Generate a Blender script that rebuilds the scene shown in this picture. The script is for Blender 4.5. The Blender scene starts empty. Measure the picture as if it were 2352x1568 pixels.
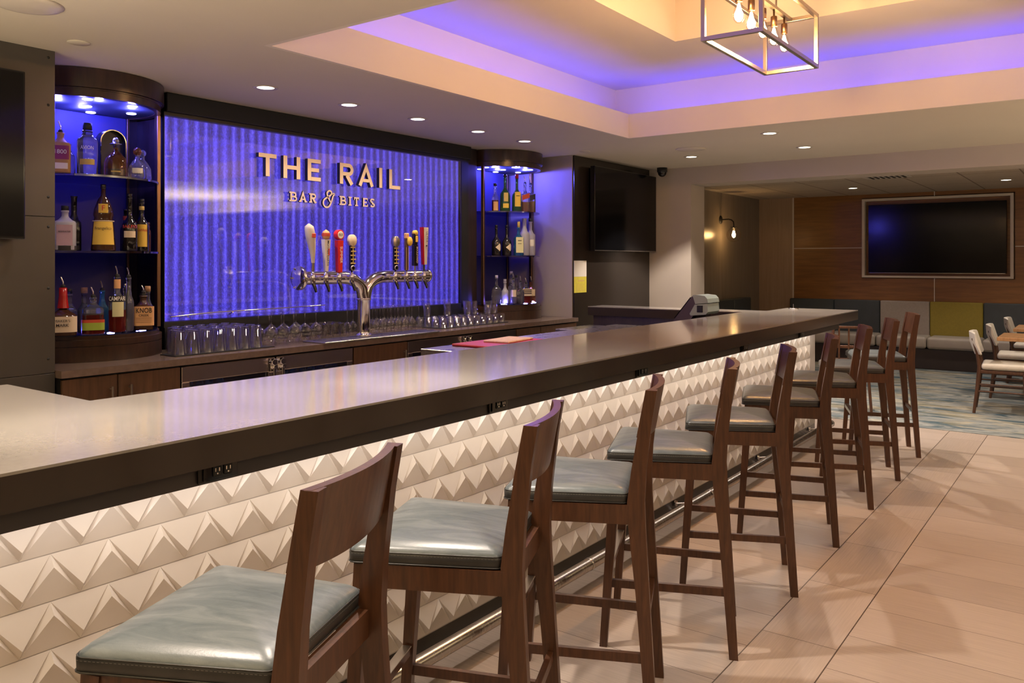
import bpy, math, random
from mathutils import Vector, Matrix
random.seed(7)
sc = bpy.context.scene
COL = sc.collection
PI = math.pi
R_ = math.radians

# ------------------------------------------------------------------ materials
def nmat(name):
    m = bpy.data.materials.new(name); m.use_nodes = True
    nt = m.node_tree; b = nt.nodes['Principled BSDF']
    return m, nt, b
def setp(b, **k):
    names = dict(color='Base Color', rough='Roughness', metal='Metallic', spec='Specular IOR Level', coat='Coat Weight',
                 coatr='Coat Roughness', trans='Transmission Weight', ior='IOR', em='Emission Color', es='Emission Strength', alpha='Alpha', sheen='Sheen Weight')
    for a, v in k.items():
        if a in ('color', 'em') and len(v) == 3: v = (*v, 1)
        b.inputs[names[a]].default_value = v
def texco(nt, scale=(1, 1, 1), kind='Object', rot=(0, 0, 0), loc=(0, 0, 0)):
    tc = nt.nodes.new('ShaderNodeTexCoord'); mp = nt.nodes.new('ShaderNodeMapping')
    mp.inputs['Scale'].default_value = scale; mp.inputs['Rotation'].default_value = rot; mp.inputs['Location'].default_value = loc
    nt.links.new(tc.outputs[kind], mp.inputs['Vector']); return mp.outputs['Vector']
def noise(nt, vec, scale, detail=4, rough=.55, dist=0):
    n = nt.nodes.new('ShaderNodeTexNoise'); n.inputs['Scale'].default_value = scale
    n.inputs['Detail'].default_value = detail; n.inputs['Roughness'].default_value = rough; n.inputs['Distortion'].default_value = dist
    nt.links.new(vec, n.inputs['Vector']); return n.outputs['Fac']
def ramp(nt, fac, stops):
    r = nt.nodes.new('ShaderNodeValToRGB'); e = r.color_ramp.elements
    while len(e) < len(stops): e.new(.5)
    for i, (p, c) in enumerate(stops):
        e[i].position = p; e[i].color = (*c, 1) if len(c) == 3 else c
    nt.links.new(fac, r.inputs['Fac']); return r.outputs['Color']
def math_(nt, op, a, b=None, clamp=False):
    n = nt.nodes.new('ShaderNodeMath'); n.operation = op; n.use_clamp = clamp
    for i, v in enumerate((a, b)):
        if v is None: continue
        if isinstance(v, (int, float)): n.inputs[i].default_value = v
        else: nt.links.new(v, n.inputs[i])
    return n.outputs[0]
def bump(nt, b, h, strength=.2, dist=.01):
    bp = nt.nodes.new('ShaderNodeBump'); bp.inputs['Strength'].default_value = strength; bp.inputs['Distance'].default_value = dist
    nt.links.new(h, bp.inputs['Height']); nt.links.new(bp.outputs['Normal'], b.inputs['Normal'])
def plain(name, color, rough=.5, metal=0., var=.08, vs=6, **k):
    m, nt, b = nmat(name); setp(b, rough=rough, metal=metal, **k)
    v = texco(nt); f = noise(nt, v, vs, 3)
    c0 = [max(0, x * (1 - var)) for x in color]; c1 = [min(1, x * (1 + var)) for x in color]
    nt.links.new(ramp(nt, f, [(.3, c0), (.7, c1)]), b.inputs['Base Color'])
    return m
def wood(name, c0, c1, scale=(18, 18, 1.2), rough=.38, ns=3, coat=.15, bumpv=.03):
    m, nt, b = nmat(name); setp(b, rough=rough, coat=coat, coatr=.25)
    v = texco(nt, scale); f = noise(nt, v, ns, 6, .6, .4)
    nt.links.new(ramp(nt, f, [(.32, c0), (.7, c1)]), b.inputs['Base Color'])
    if bumpv: bump(nt, b, f, bumpv, .004)
    return m
def metal(name, color, rough=.15, brushed=None):
    m, nt, b = nmat(name); setp(b, color=color, rough=rough, metal=1.)
    v = texco(nt, brushed or (1, 1, 1)); f = noise(nt, v, 8 if brushed else 3, 3)
    rr = nt.nodes.new('ShaderNodeMapRange'); rr.inputs['To Min'].default_value = rough * .75; rr.inputs['To Max'].default_value = rough * 1.35
    nt.links.new(f, rr.inputs['Value']); nt.links.new(rr.outputs[0], b.inputs['Roughness'])
    return m
def emis(name, color, strength, base=(0.8, .8, .8)):
    m, nt, b = nmat(name); setp(b, color=base, em=color, es=strength, rough=.4); return m
def thin_glass(name, tint=(1, 1, 1), base=.06, rough=.03, edge=.75):
    # clear thin-walled glass: transparent with a view-angle reflection
    m = bpy.data.materials.new(name); m.use_nodes = True; nt = m.node_tree; nt.nodes.clear()
    o = nt.nodes.new('ShaderNodeOutputMaterial'); mx = nt.nodes.new('ShaderNodeMixShader')
    tr = nt.nodes.new('ShaderNodeBsdfTransparent'); gl = nt.nodes.new('ShaderNodeBsdfGlossy')
    tr.inputs['Color'].default_value = (*tint, 1); gl.inputs['Roughness'].default_value = rough
    lw = nt.nodes.new('ShaderNodeLayerWeight'); lw.inputs['Blend'].default_value = .35
    mr = nt.nodes.new('ShaderNodeMapRange'); mr.inputs['To Min'].default_value = base; mr.inputs['To Max'].default_value = edge
    nt.links.new(lw.outputs['Facing'], mr.inputs['Value']); nt.links.new(mr.outputs[0], mx.inputs['Fac'])
    nt.links.new(tr.outputs[0], mx.inputs[1]); nt.links.new(gl.outputs[0], mx.inputs[2]); nt.links.new(mx.outputs[0], o.inputs['Surface'])
    return m
def bottle_glass(name, color, trans=.9, rough=.05):
    m, nt, b = nmat(name); setp(b, color=color, trans=trans, rough=rough, ior=1.45)
    v = texco(nt); f = noise(nt, v, 14, 2)
    rr = nt.nodes.new('ShaderNodeMapRange'); rr.inputs['To Min'].default_value = rough; rr.inputs['To Max'].default_value = rough * 1.6
    nt.links.new(f, rr.inputs['Value']); nt.links.new(rr.outputs[0], b.inputs['Roughness'])
    return m

M = {}
M['ceiling'] = plain('ceiling_paint', (.66, .60, .50), .85, var=.015, vs=2)
M['tray'] = plain('tray_paint', (.74, .68, .60), .8, var=.015, vs=2)
M['taupe'] = plain('taupe_paint', (.40, .355, .32), .75, var=.03, vs=3)
M['column'] = plain('column_paint', (.50, .44, .38), .75, var=.03, vs=3)
M['steelpanel'] = plain('bronze_metal_panel', (.105, .095, .085), .33, metal=.55, var=.22, vs=1.3)
M['darkpanel'] = plain('black_brown_panel', (.022, .017, .014), .22, var=.15, vs=3)
M['black'] = plain('matte_black', (.006, .006, .006), .5, var=.1)
M['blackgloss'] = plain('gloss_black', (.008, .008, .009), .09, var=.1)
M['screen'] = plain('screen_glass', (.004, .004, .005), .12, var=.1, spec=.25)
M['plumwood'] = wood('dark_plum_wood', (.012, .007, .008), (.028, .016, .015), (12, 12, 1))
M['towerwood'] = wood('tower_walnut', (.022, .010, .006), (.055, .025, .014), (10, 10, 1.5), rough=.28, coat=.4)
M['cabwood'] = wood('cabinet_walnut', (.055, .026, .012), (.115, .056, .026), (14, 14, 1.2), rough=.4)
M['stoolwood'] = wood('stool_walnut', (.044, .016, .007), (.094, .036, .015), (26, 26, 2.2), rough=.38, coat=.12)
M['panelwood'] = wood('wall_panel_wood', (.17, .070, .015), (.26, .112, .026), (2, 1.1, 14), rough=.42, ns=2)
M['lightpanel'] = wood('pale_wall_laminate', (.30, .21, .15), (.36, .26, .19), (4, 20, 1), rough=.5, ns=2)
M['greypanel'] = wood('grey_sheen_wallcovering', (.20, .17, .14), (.25, .215, .18), (9, 4, .6), rough=.3, ns=2, coat=.1, bumpv=.01)
M['tablewood'] = wood('table_oak', (.36, .19, .08), (.50, .28, .13), (3, 14, 3), rough=.35)
M['chairwood'] = wood('chair_walnut', (.05, .020, .010), (.10, .042, .02), (20, 20, 2), rough=.35)
M['white'] = plain('white_trim', (.62, .56, .5), .5, var=.03)
M['chrome'] = metal('chrome', (.80, .77, .74), .10)
M['steel'] = metal('brushed_steel', (.50, .47, .45), .28, (2, 2, 40))
M['coolersteel'] = metal('cooler_steel', (.60, .52, .48), .22, (40, 2, 2))
M['nickel'] = metal('brushed_nickel', (.46, .42, .36), .3)
M['rail'] = metal('foot_rail_steel', (.44, .41, .38), .24, (60, 3, 3))
M['bronze'] = metal('dark_bronze', (.20, .12, .07), .35)
M['gold'] = plain('champagne_letter_face', (.92, .72, .50), .38, metal=.1, var=.04)
M['silver'] = plain('pewter_letter_face', (.74, .60, .50), .4, metal=.1, var=.04)
M['lettersilver'] = M['silver']
M['letterside'] = plain('letter_return_black', (.012, .010, .010), .4)
M['cream'] = plain('paper_cream', (.70, .58, .42), .7, var=.05)
M['paperwhite'] = plain('paper_white', (.75, .72, .66), .7, var=.03)
M['yellow'] = plain('paper_yellow', (.62, .55, .06), .7, var=.08, vs=30)
M['fyellow'] = plain('label_yellow', (.72, .48, .07), .6, var=.06)
M['amber'] = bottle_glass('amber_liquid', (.42, .15, .03), .85)
M['amberlabel'] = plain('label_amber', (.42, .25, .10), .6)
M['orange'] = plain('label_orange', (.66, .36, .16), .6, var=.06)
M['red'] = plain('red_plastic', (.62, .022, .018), .3, var=.04)
M['redwax'] = plain('red_wax', (.38, .008, .008), .22, var=.08)
M['redlabel'] = plain('label_red', (.55, .07, .03), .6)
M['green'] = plain('label_green', (.32, .42, .05), .6, var=.1)
M['purplelabel'] = plain('label_purple', (.25, .03, .14), .6)
M['pinklabel'] = plain('label_pink', (.42, .28, .33), .6, var=.05)
M['lcream'] = plain('label_pale_green_cream', (.62, .60, .34), .6)
M['ink'] = plain('black_ink', (.015, .012, .012), .6)
M['whiteink'] = plain('white_ink', (.82, .8, .76), .6)
M['redink'] = plain('red_ink', (.6, .05, .03), .6)
M['goldink'] = plain('gold_ink', (.55, .40, .12), .5)
M['clear'] = bottle_glass('clear_spirit_glass', (.93, .94, .97), .95, .03)
M['blueglass'] = bottle_glass('blue_bottle_glass', (.08, .38, .72), .8, .05)
M['darkglass'] = plain('dark_bottle_glass', (.012, .010, .010), .06, var=.1, spec=.7)
M['browng'] = plain('brown_bottle_glass', (.055, .022, .010), .06, var=.1, spec=.7)
M['greeng'] = bottle_glass('green_bottle_glass', (.05, .15, .04), .6, .05)
M['redliq'] = bottle_glass('dark_red_liquid', (.18, .02, .015), .6, .05)
M['frost'] = bottle_glass('frosted_glass', (.85, .84, .92), .55, .35)
M['cork'] = plain('cork', (.45, .26, .14), .8, vs=60, var=.2)
M['drink'] = thin_glass('drinking_glass', (.96, .95, .94), .06, .03, .62)
M['lampglass'] = thin_glass('lamp_globe_glass', (.99, .96, .92), .03, .03, .35)
M['pane'] = thin_glass('pane_glass', (.97, .97, 1.), .055, .02, .6)
M['shelfglass'] = thin_glass('blue_tinted_shelf_glass', (.30, .30, .80), .16, .04, .9)
M['floorglass'] = plain('dark_blue_floor_glass', (.012, .014, .05), .06, var=.1, spec=.8)
M['banqdark'] = plain('navy_vinyl', (.038, .048, .055), .55, var=.12)
M['banqgrey'] = plain('grey_fabric', (.30, .26, .235), .8, var=.06, vs=40)
M['banqmust'] = plain('mustard_fabric', (.24, .185, .025), .75, var=.06, vs=40)
M['banqseat'] = plain('taupe_vinyl', (.33, .295, .26), .5, var=.06)
M['banqbase'] = plain('dark_plinth', (.03, .022, .02), .5)
M['chairfab'] = plain('cream_fabric', (.58, .54, .47), .7, var=.05, vs=30)
M['posbody'] = plain('sage_grey_plastic', (.24, .30, .285), .35, var=.03)
M['posdark'] = plain('dark_purple_plastic', (.055, .042, .055), .4)
M['rubber'] = plain('black_rubber', (.012, .011, .011), .7)
M['rubberred'] = plain('red_rubber_mat', (.45, .015, .02), .5)
M['towel'] = plain('folded_cream_towel', (.75, .58, .46), .85, vs=50, var=.12)
M['slabside'] = plain('shaded_slab_edge', (.030, .022, .018), .2, var=.08, vs=2)  # darker than the quartz: shade on the slab's front is put into this colour
M['apron'] = plain('charcoal_apron', (.038, .030, .028), .45, var=.15, vs=4)
M['lens'] = emis('downlight_lens', (1, .86, .62), 9)
M['lenswarm'] = emis('downlight_lens_dim', (1, .84, .66), 4)
M['puck'] = emis('blue_puck_light', (.30, .30, 1.), 14)
M['bulb'] = emis('filament_glow', (1, .68, .34), 90)
M['bulbcone'] = emis('frosted_bulb_glow', (1, .66, .30), 12)
M['bulbs2'] = emis('sconce_filament', (1, .60, .22), 30)
M['bluepanel'] = plain('tower_back_panel', (.05, .05, .14), .5, var=.05, spec=.15)

# quartz bar top
m, nt, b = nmat('quartz_top'); setp(b, rough=.17, spec=.5)
v = texco(nt); f = noise(nt, v, 45, 6, .7); f2 = noise(nt, texco(nt, (1, 1, 1)), 2.2, 3)
mixc = ramp(nt, math_(nt, 'ADD', math_(nt, 'MULTIPLY', f, .5), math_(nt, 'MULTIPLY', f2, .5)), [(.35, (.225, .205, .18)), (.65, (.285, .262, .232))])
nt.links.new(mixc, b.inputs['Base Color'])
rr = nt.nodes.new('ShaderNodeMapRange'); rr.inputs['To Min'].default_value = .11; rr.inputs['To Max'].default_value = .17
nt.links.new(f2, rr.inputs['Value']); nt.links.new(rr.outputs[0], b.inputs['Roughness']); b.inputs['Coat Weight'].default_value = .25; b.inputs['Coat Roughness'].default_value = .06; M['quartz'] = m
# back counter stone
M['counter'] = plain('taupe_stone_counter', (.16, .115, .095), .2, var=.12, vs=30)

# leather
m, nt, b = nmat('slate_leather'); setp(b, rough=.34, spec=.5, coat=.12, coatr=.3)
v = texco(nt, (20, 3.5, 8), rot=(0, 0, .1)); f = noise(nt, v, 1.5, 7, .68, .8)
nt.links.new(ramp(nt, f, [(.30, (.060, .078, .088)), (.5, (.10, .122, .132)), (.75, (.165, .185, .192))]), b.inputs['Base Color'])
f2 = noise(nt, texco(nt), 160, 3, .6); bump(nt, b, f2, .12, .002); M['leather'] = m
M['leatherside'] = plain('slate_leather_side', (.030, .030, .030), .35, var=.25, vs=12)
M['stitch'] = plain('thread_grey', (.15, .145, .14), .8)

# glazed tile
m, nt, b = nmat('glazed_relief_tile'); setp(b, rough=.24, spec=.45, coat=.15, coatr=.1)
f = noise(nt, texco(nt), 5, 3)
nt.links.new(ramp(nt, f, [(.3, (.70, .635, .57)), (.7, (.77, .705, .64))]), b.inputs['Base Color']); M['tile'] = m

# floor tiles: grout lines by modulo on object coordinates
def floor_tile(name, pu, ou, axis_u, pv=None, ov=0, base=((.345, .282, .238), (.475, .395, .34)), stag=False, wu=.0016, wv=.0016):
    m, nt, b = nmat(name); setp(b, rough=.3, spec=.45)
    tc = nt.nodes.new('ShaderNodeTexCoord'); sp = nt.nodes.new('ShaderNodeSeparateXYZ'); nt.links.new(tc.outputs['Object'], sp.inputs[0])
    U, V = (sp.outputs['X'], sp.outputs['Y']) if axis_u == 'X' else (sp.outputs['Y'], sp.outputs['X'])
    def line(c, p, o, w):
        t = math_(nt, 'DIVIDE', math_(nt, 'SUBTRACT', c, o), p); fr = math_(nt, 'FRACT', t)
        d = math_(nt, 'MINIMUM', fr, math_(nt, 'SUBTRACT', 1., fr)); return math_(nt, 'LESS_THAN', math_(nt, 'MULTIPLY', d, p), w), math_(nt, 'FLOOR', t)
    l1, idu = line(U, pu, ou, wu)
    if pv:
        V2 = math_(nt, 'ADD', V, math_(nt, 'MULTIPLY', math_(nt, 'FRACT', math_(nt, 'MULTIPLY', idu, .5)), pv)) if stag else V
        l2, idv = line(V2, pv, ov, wv)
        l1 = math_(nt, 'MAXIMUM', l1, l2)
    else: idv = 0.
    wn = nt.nodes.new('ShaderNodeTexWhiteNoise'); wn.noise_dimensions = '2D'; cb = nt.nodes.new('ShaderNodeCombineXYZ')
    nt.links.new(idu, cb.inputs[0])
    if pv: nt.links.new(idv, cb.inputs[1])
    nt.links.new(cb.outputs[0], wn.inputs['Vector'])
    sc_ = (55, 1.6, 1) if axis_u == 'X' else (1.6, 55, 1)   # fine linen striation along the long side
    f = noise(nt, texco(nt, sc_), 2.4, 5, .65, .1)
    fac = math_(nt, 'ADD', math_(nt, 'MULTIPLY', f, .8), math_(nt, 'MULTIPLY', wn.outputs['Value'], .22))
    c = ramp(nt, fac, [(.3, base[0]), (.75, base[1])])
    mx = nt.nodes.new('ShaderNodeMix'); mx.data_type = 'RGBA'; nt.links.new(l1, mx.inputs[0]); nt.links.new(c, mx.inputs[6])
    mx.inputs[7].default_value = (.085, .06, .045, 1); nt.links.new(mx.outputs[2], b.inputs['Base Color'])
    bump(nt, b, math_(nt, 'SUBTRACT', math_(nt, 'MULTIPLY', f, .15), l1), .25, .002)
    return m
M['floorA'] = floor_tile('floor_tile_cross', .325, 3.455, 'X', wu=.0014)
M['floorB'] = floor_tile('floor_tile_border', .30, .845, 'Y', .65, 3.30, wu=.0048, wv=.0016)
# carpet
m, nt, b = nmat('patterned_carpet'); setp(b, rough=.95, spec=.1)
f = noise(nt, texco(nt, (4.2, 1.1, 1), rot=(0, 0, -.35)), 1.15, 9, .66, .9); f2 = noise(nt, texco(nt, (3.6, 1.0, 1), rot=(0, 0, -.3), loc=(4, 9, 0)), 1.0, 8, .66, .8)
c1 = ramp(nt, f, [(.34, (.025, .03, .035)), (.43, (.08, .085, .085)), (.50, (.26, .235, .20)), (.56, (.40, .37, .32)), (.64, (.055, .06, .065))])
c2 = ramp(nt, f2, [(.38, (.02, .10, .16)), (.50, (.10, .17, .21)), (.60, (.33, .30, .18)), (.72, (.42, .40, .33))])
mx = nt.nodes.new('ShaderNodeMix'); mx.data_type = 'RGBA'; mx.inputs[0].default_value = .40; nt.links.new(c1, mx.inputs[6]); nt.links.new(c2, mx.inputs[7])
nt.links.new(mx.outputs[2], b.inputs['Base Color']); bump(nt, b, noise(nt, texco(nt), 220, 2), .3, .004); M['carpet'] = m
# acoustic ceiling tiles
m, nt, b = nmat('acoustic_ceiling_tile'); setp(b, rough=.9)
tc = nt.nodes.new('ShaderNodeTexCoord'); sp = nt.nodes.new('ShaderNodeSeparateXYZ'); nt.links.new(tc.outputs['Object'], sp.inputs[0])
def gl(c, p, o):
    fr = math_(nt, 'FRACT', math_(nt, 'DIVIDE', math_(nt, 'SUBTRACT', c, o), p)); d = math_(nt, 'MINIMUM', fr, math_(nt, 'SUBTRACT', 1., fr))
    return math_(nt, 'LESS_THAN', math_(nt, 'MULTIPLY', d, p), .009)
g = math_(nt, 'MAXIMUM', gl(sp.outputs['X'], 1.22, 9.6), gl(sp.outputs['Y'], .61, .18))
mx = nt.nodes.new('ShaderNodeMix'); mx.data_type = 'RGBA'; nt.links.new(g, mx.inputs[0])
nt.links.new(ramp(nt, noise(nt, texco(nt), 60, 3), [(.3, (.44, .37, .30)), (.7, (.50, .43, .35))]), mx.inputs[6]); mx.inputs[7].default_value = (.22, .17, .13, 1)
nt.links.new(mx.outputs[2], b.inputs['Base Color']); M['acoustic'] = m
# back-lit bubble / reeded light wall
m, nt, b = nmat('backlit_reeded_panel'); setp(b, rough=.5, color=(.012, .010, .05), spec=.15)
tc = nt.nodes.new('ShaderNodeTexCoord'); sp = nt.nodes.new('ShaderNodeSeparateXYZ'); nt.links.new(tc.outputs['Object'], sp.inputs[0])
warp = math_(nt, 'MULTIPLY', noise(nt, texco(nt, (3, 1, 1.0)), 2.0, 3), .03)
ph = math_(nt, 'MULTIPLY', math_(nt, 'ADD', sp.outputs['X'], warp), 2 * PI / .0765)
s1 = math_(nt, 'ADD', math_(nt, 'MULTIPLY', math_(nt, 'SINE', ph), .5), .5)
s1 = math_(nt, 'POWER', s1, 1.6)
fn = noise(nt, texco(nt, (26, 1, 1.0)), 1.6, 6, .7)               # long vertical runs
fs = noise(nt, texco(nt, (60, 1, 30)), 1.5, 5, .8, .8)           # bubble speckle
sp2 = math_(nt, 'MULTIPLY', math_(nt, 'POWER', fs, 3.), 1.7)
val = math_(nt, 'ADD', math_(nt, 'ADD', math_(nt, 'MULTIPLY', s1, .38), math_(nt, 'MULTIPLY', fn, .62)), sp2)
colr = ramp(nt, val, [(.30, (.030, .020, .085)), (.50, (.048, .032, .26)), (.80, (.088, .064, .74)), (1., (.18, .14, 1.))])
nt.links.new(colr, b.inputs['Emission Color']); b.inputs['Emission Strength'].default_value = 1.1
bump(nt, b, math_(nt, 'ADD', s1, math_(nt, 'MULTIPLY', fs, .5)), .5, .006); M['waterwall'] = m
# bottle display behind cooler glass: dark with faint blue glints is geometry; glass:
M['coolerglass'] = thin_glass('cooler_door_glass', (.6, .65, .7), .10, .05, .8)
M['bluelit'] = emis('cooler_light_strip', (.25, .45, 1.), 6)

# ------------------------------------------------------------------ mesh builder
class MB:
    def __init__(s): s.v = []; s.f = []; s.m = []; s.mi = 0; s.sm = []
    def add(s, vs, fs, smooth=False):
        o = len(s.v); s.v += [tuple(x) for x in vs]
        for f in fs: s.f.append([i + o for i in f]); s.m.append(s.mi); s.sm.append(smooth)
        return s
    def box(s, x0, x1, y0, y1, z0, z1):
        return s.add([(x0, y0, z0), (x1, y0, z0), (x1, y1, z0), (x0, y1, z0), (x0, y0, z1), (x1, y0, z1), (x1, y1, z1), (x0, y1, z1)],
                     [(0, 3, 2, 1), (4, 5, 6, 7), (0, 1, 5, 4), (1, 2, 6, 5), (2, 3, 7, 6), (3, 0, 4, 7)])
    def bbox(s, x0, x1, y0, y1, z0, z1, r=.005):
        # box with chamfered edges
        xs = (x0, x0 + r, x1 - r, x1); ys = (y0, y0 + r, y1 - r, y1); zs = (z0, z0 + r, z1 - r, z1)
        vs = []; ix = {}
        def P(i, j, k):
            if (i, j, k) not in ix: ix[(i, j, k)] = len(vs); vs.append((xs[i], ys[j], zs[k]))
            return ix[(i, j, k)]
        fs = []
        for k, d in ((0, 0), (3, 1)):
            q = [P(1, 1, k), P(2, 1, k), P(2, 2, k), P(1, 2, k)]; fs.append(q if d else q[::-1])
        for j, d in ((0, 1), (3, 0)):
            q = [P(1, j, 1), P(2, j, 1), P(2, j, 2), P(1, j, 2)]; fs.append(q if d else q[::-1])
        for i, d in ((0, 0), (3, 1)):
            q = [P(i, 1, 1), P(i, 2, 1), P(i, 2, 2), P(i, 1, 2)]; fs.append(q if d else q[::-1])
        def o(a): return 0 if a == 1 else 3
        for j in (1, 2):
            for k in (1, 2): fs.append([P(1, o(j), k), P(2, o(j), k), P(2, j, o(k)), P(1, j, o(k))])
        for i in (1, 2):
            for k in (1, 2): fs.append([P(o(i), 1, k), P(o(i), 2, k), P(i, 2, o(k)), P(i, 1, o(k))])
        for i in (1, 2):
            for j in (1, 2): fs.append([P(o(i), j, 1), P(o(i), j, 2), P(i, o(j), 2), P(i, o(j), 1)])
        for i in (1, 2):
            for j in (1, 2):
                for k in (1, 2): fs.append([P(o(i), j, k), P(i, o(j), k), P(i, j, o(k))])
        return s.add(vs, fs)
    def hexa(s, a, b):   # loft between two quads
        return s.add(list(a) + list(b), [(3, 2, 1, 0), (4, 5, 6, 7), (0, 1, 5, 4), (1, 2, 6, 5), (2, 3, 7, 6), (3, 0, 4, 7)])
    def loft(s, rings, smooth=True, cap=True, closed=True):
        n = len(rings[0]); vs = [p for r in rings for p in r]; fs = []
        for k in range(len(rings) - 1):
            for i in range(n if closed else n - 1):
                j = (i + 1) % n; fs.append((k * n + i, k * n + j, (k + 1) * n + j, (k + 1) * n + i))
        s.add(vs, fs, smooth)
        if cap:
            s.add(rings[0], [tuple(range(n))[::-1]]); s.add(rings[-1], [tuple(range(n))])
        return s
    def lathe(s, prof, c=(0, 0, 0), n=24, a0=0, a1=2 * PI, sq=None, smooth=True, ax='Z', cap=False, sx=1, sy=1):
        full = abs(a1 - a0 - 2 * PI) < 1e-6; k = n if full else n + 1
        rings = []
        for r, z in prof:
            ring = []
            for i in range(k):
                a = a0 + (a1 - a0) * i / n; ca, sa = math.cos(a), math.sin(a); q = 1.
                if sq: q = 1 / ((abs(ca) ** sq + abs(sa) ** sq) ** (1 / sq))
                x, y = r * q * ca * sx, r * q * sa * sy
                p = (x, y, z) if ax == 'Z' else ((z, x, y) if ax == 'X' else (x, z, y))
                ring.append((p[0] + c[0], p[1] + c[1], p[2] + c[2]))
            rings.append(ring)
        return s.loft(rings, smooth, cap, full)
    def cyl(s, c, r, z0, z1, n=24, ax='Z', smooth=True):
        b = min(.002, r * .15)
        return s.lathe([(0.0001, z0), (r - b, z0), (r, z0 + b * (1 if z1 > z0 else -1)), (r, z1 - b * (1 if z1 > z0 else -1)), (r - b, z1), (0.0001, z1)], c, n, ax=ax, smooth=False)
    def tube(s, pts, r, n=10, smooth=True, rr=None):
        pts = [Vector(p) for p in pts]; rings = []; up = None
        for i, p in enumerate(pts):
            t = (pts[min(i + 1, len(pts) - 1)] - pts[max(i - 1, 0)]).normalized()
            if up is None:
                up = Vector((0, 0, 1)) if abs(t.z) < .9 else Vector((1, 0, 0))
            a = t.cross(up).normalized(); bb = a.cross(t).normalized(); up = bb
            q = rr[i] if rr else r
            rings.append([tuple(p + a * q * math.cos(2 * PI * k / n) + bb * q * math.sin(2 * PI * k / n)) for k in range(n)])
        return s.loft(rings, smooth, True)
    def stroke(s, pts, w, y0, y1, closed=False):
        # constant-width stroke in the XZ plane, extruded along Y
        s.k = getattr(s, 'k', 0) + 1; y0 = y0 - .0003 * s.k; y1 = y1 - .0002 * s.k      # strokes meet without sharing a plane
        P = [Vector((p[0], p[1])) for p in pts]; n = len(P); L = []; Rr = []
        for i in range(n):
            a = P[i - 1] if (i > 0 or closed) else P[i]; c = P[(i + 1) % n] if (i < n - 1 or closed) else P[i]
            d1 = (P[i] - a); d2 = (c - P[i])
            d1 = d1.normalized() if d1.length > 1e-9 else d2.normalized(); d2 = d2.normalized() if d2.length > 1e-9 else d1
            n1 = Vector((-d1.y, d1.x)); n2 = Vector((-d2.y, d2.x)); mm = (n1 + n2)
            mm = mm.normalized() if mm.length > 1e-6 else n1
            k = w / 2 / max(.45, mm.dot(n1)); L.append(P[i] + mm * k); Rr.append(P[i] - mm * k)
        rings = [[(L[i].x, y0, L[i].y), (Rr[i].x, y0, Rr[i].y), (Rr[i].x, y1, Rr[i].y), (L[i].x, y1, L[i].y)] for i in range(n)]
        if closed: rings.append(rings[0])
        return s.loft(rings, False, not closed)
    def xf(s, M4):
        s.v = [tuple(M4 @ Vector(p)) for p in s.v]; return s
    def build(s, name, mats, parent=None, loc=None):
        me = bpy.data.meshes.new(name); me.from_pydata(s.v, [], s.f)
        mats = mats if isinstance(mats, (list, tuple)) else [mats]
        for q in mats: me.materials.append(q)
        for p, mi, sm in zip(me.polygons, s.m, s.sm): p.material_index = mi; p.use_smooth = sm
        me.validate(); me.update()
        import bmesh
        bm = bmesh.new(); bm.from_mesh(me); bmesh.ops.recalc_face_normals(bm, faces=bm.faces); bm.to_mesh(me); bm.free()
        o = bpy.data.objects.new(name, me); COL.objects.link(o)
        if parent: o.parent = parent
        if loc: o.location = loc
        return o
def tag(o, label=None, cat=None, group=None, kind=None):
    if label: o['label'] = label
    if cat: o['category'] = cat
    if group: o['group'] = group
    if kind: o['kind'] = kind
    return o
def thing(name, label, cat, loc=(0, 0, 0), rz=0, group=None):
    o = bpy.data.objects.new(name, None); COL.objects.link(o); o.location = loc; o.rotation_euler = (0, 0, rz)
    o.empty_display_size = .05
    return tag(o, label, cat, group)
def struct(name, mb, mats): return tag(mb.build(name, mats), kind='structure')
def dup(o, parent=None, loc=None, rz=None, label=None, group=None):
    c = o.copy(); COL.objects.link(c); c.parent = parent
    if loc is not None: c.location = loc
    if rz is not None: c.rotation_euler = (0, 0, rz)
    if label: c['label'] = label
    if group: c['group'] = group
    for ch in list(o.children): dup(ch, c)
    return c
def soft(o, w, seg=4, ang=40):
    m_ = o.modifiers.new('round', 'BEVEL'); m_.width = w; m_.segments = seg; m_.limit_method = 'ANGLE'; m_.angle_limit = R_(ang)
    for p in o.data.polygons: p.use_smooth = True
    return o
def box(*a): return MB().box(*a)
def bb(*a, r=.005): return MB().bbox(*a, r=r)

# flat text as mesh in the XZ plane facing -Y (font curve turned into plain mesh data)
def text_polys(txt, size, bold=0., ext=0.):
    cu = bpy.data.curves.new('t', 'FONT'); cu.body = txt; cu.size = size; cu.align_x = 'CENTER'; cu.align_y = 'CENTER'; cu.offset = min(bold, size * .008); cu.extrude = ext; cu.resolution_u = 3
    ob = bpy.data.objects.new('t', cu); COL.objects.link(ob)
    dg = bpy.context.evaluated_depsgraph_get(); me = bpy.data.meshes.new_from_object(ob.evaluated_get(dg))
    vs = [tuple(v.co) for v in me.vertices]; fs = [tuple(p.vertices) for p in me.polygons]
    bpy.data.objects.remove(ob); bpy.data.curves.remove(cu); bpy.data.meshes.remove(me)
    return vs, fs
def flat_text(mb, txt, size, x, y, z, vert=False, bold=0., squash=1.):
    vs, fs = text_polys(txt, size, bold)
    out = []
    for a, b_, c_ in vs:
        a *= squash
        if vert: a, b_ = b_, -a
        out.append((x + a, y, z + b_))
    mb.add(out, fs); return mb
SQ = {}
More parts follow.
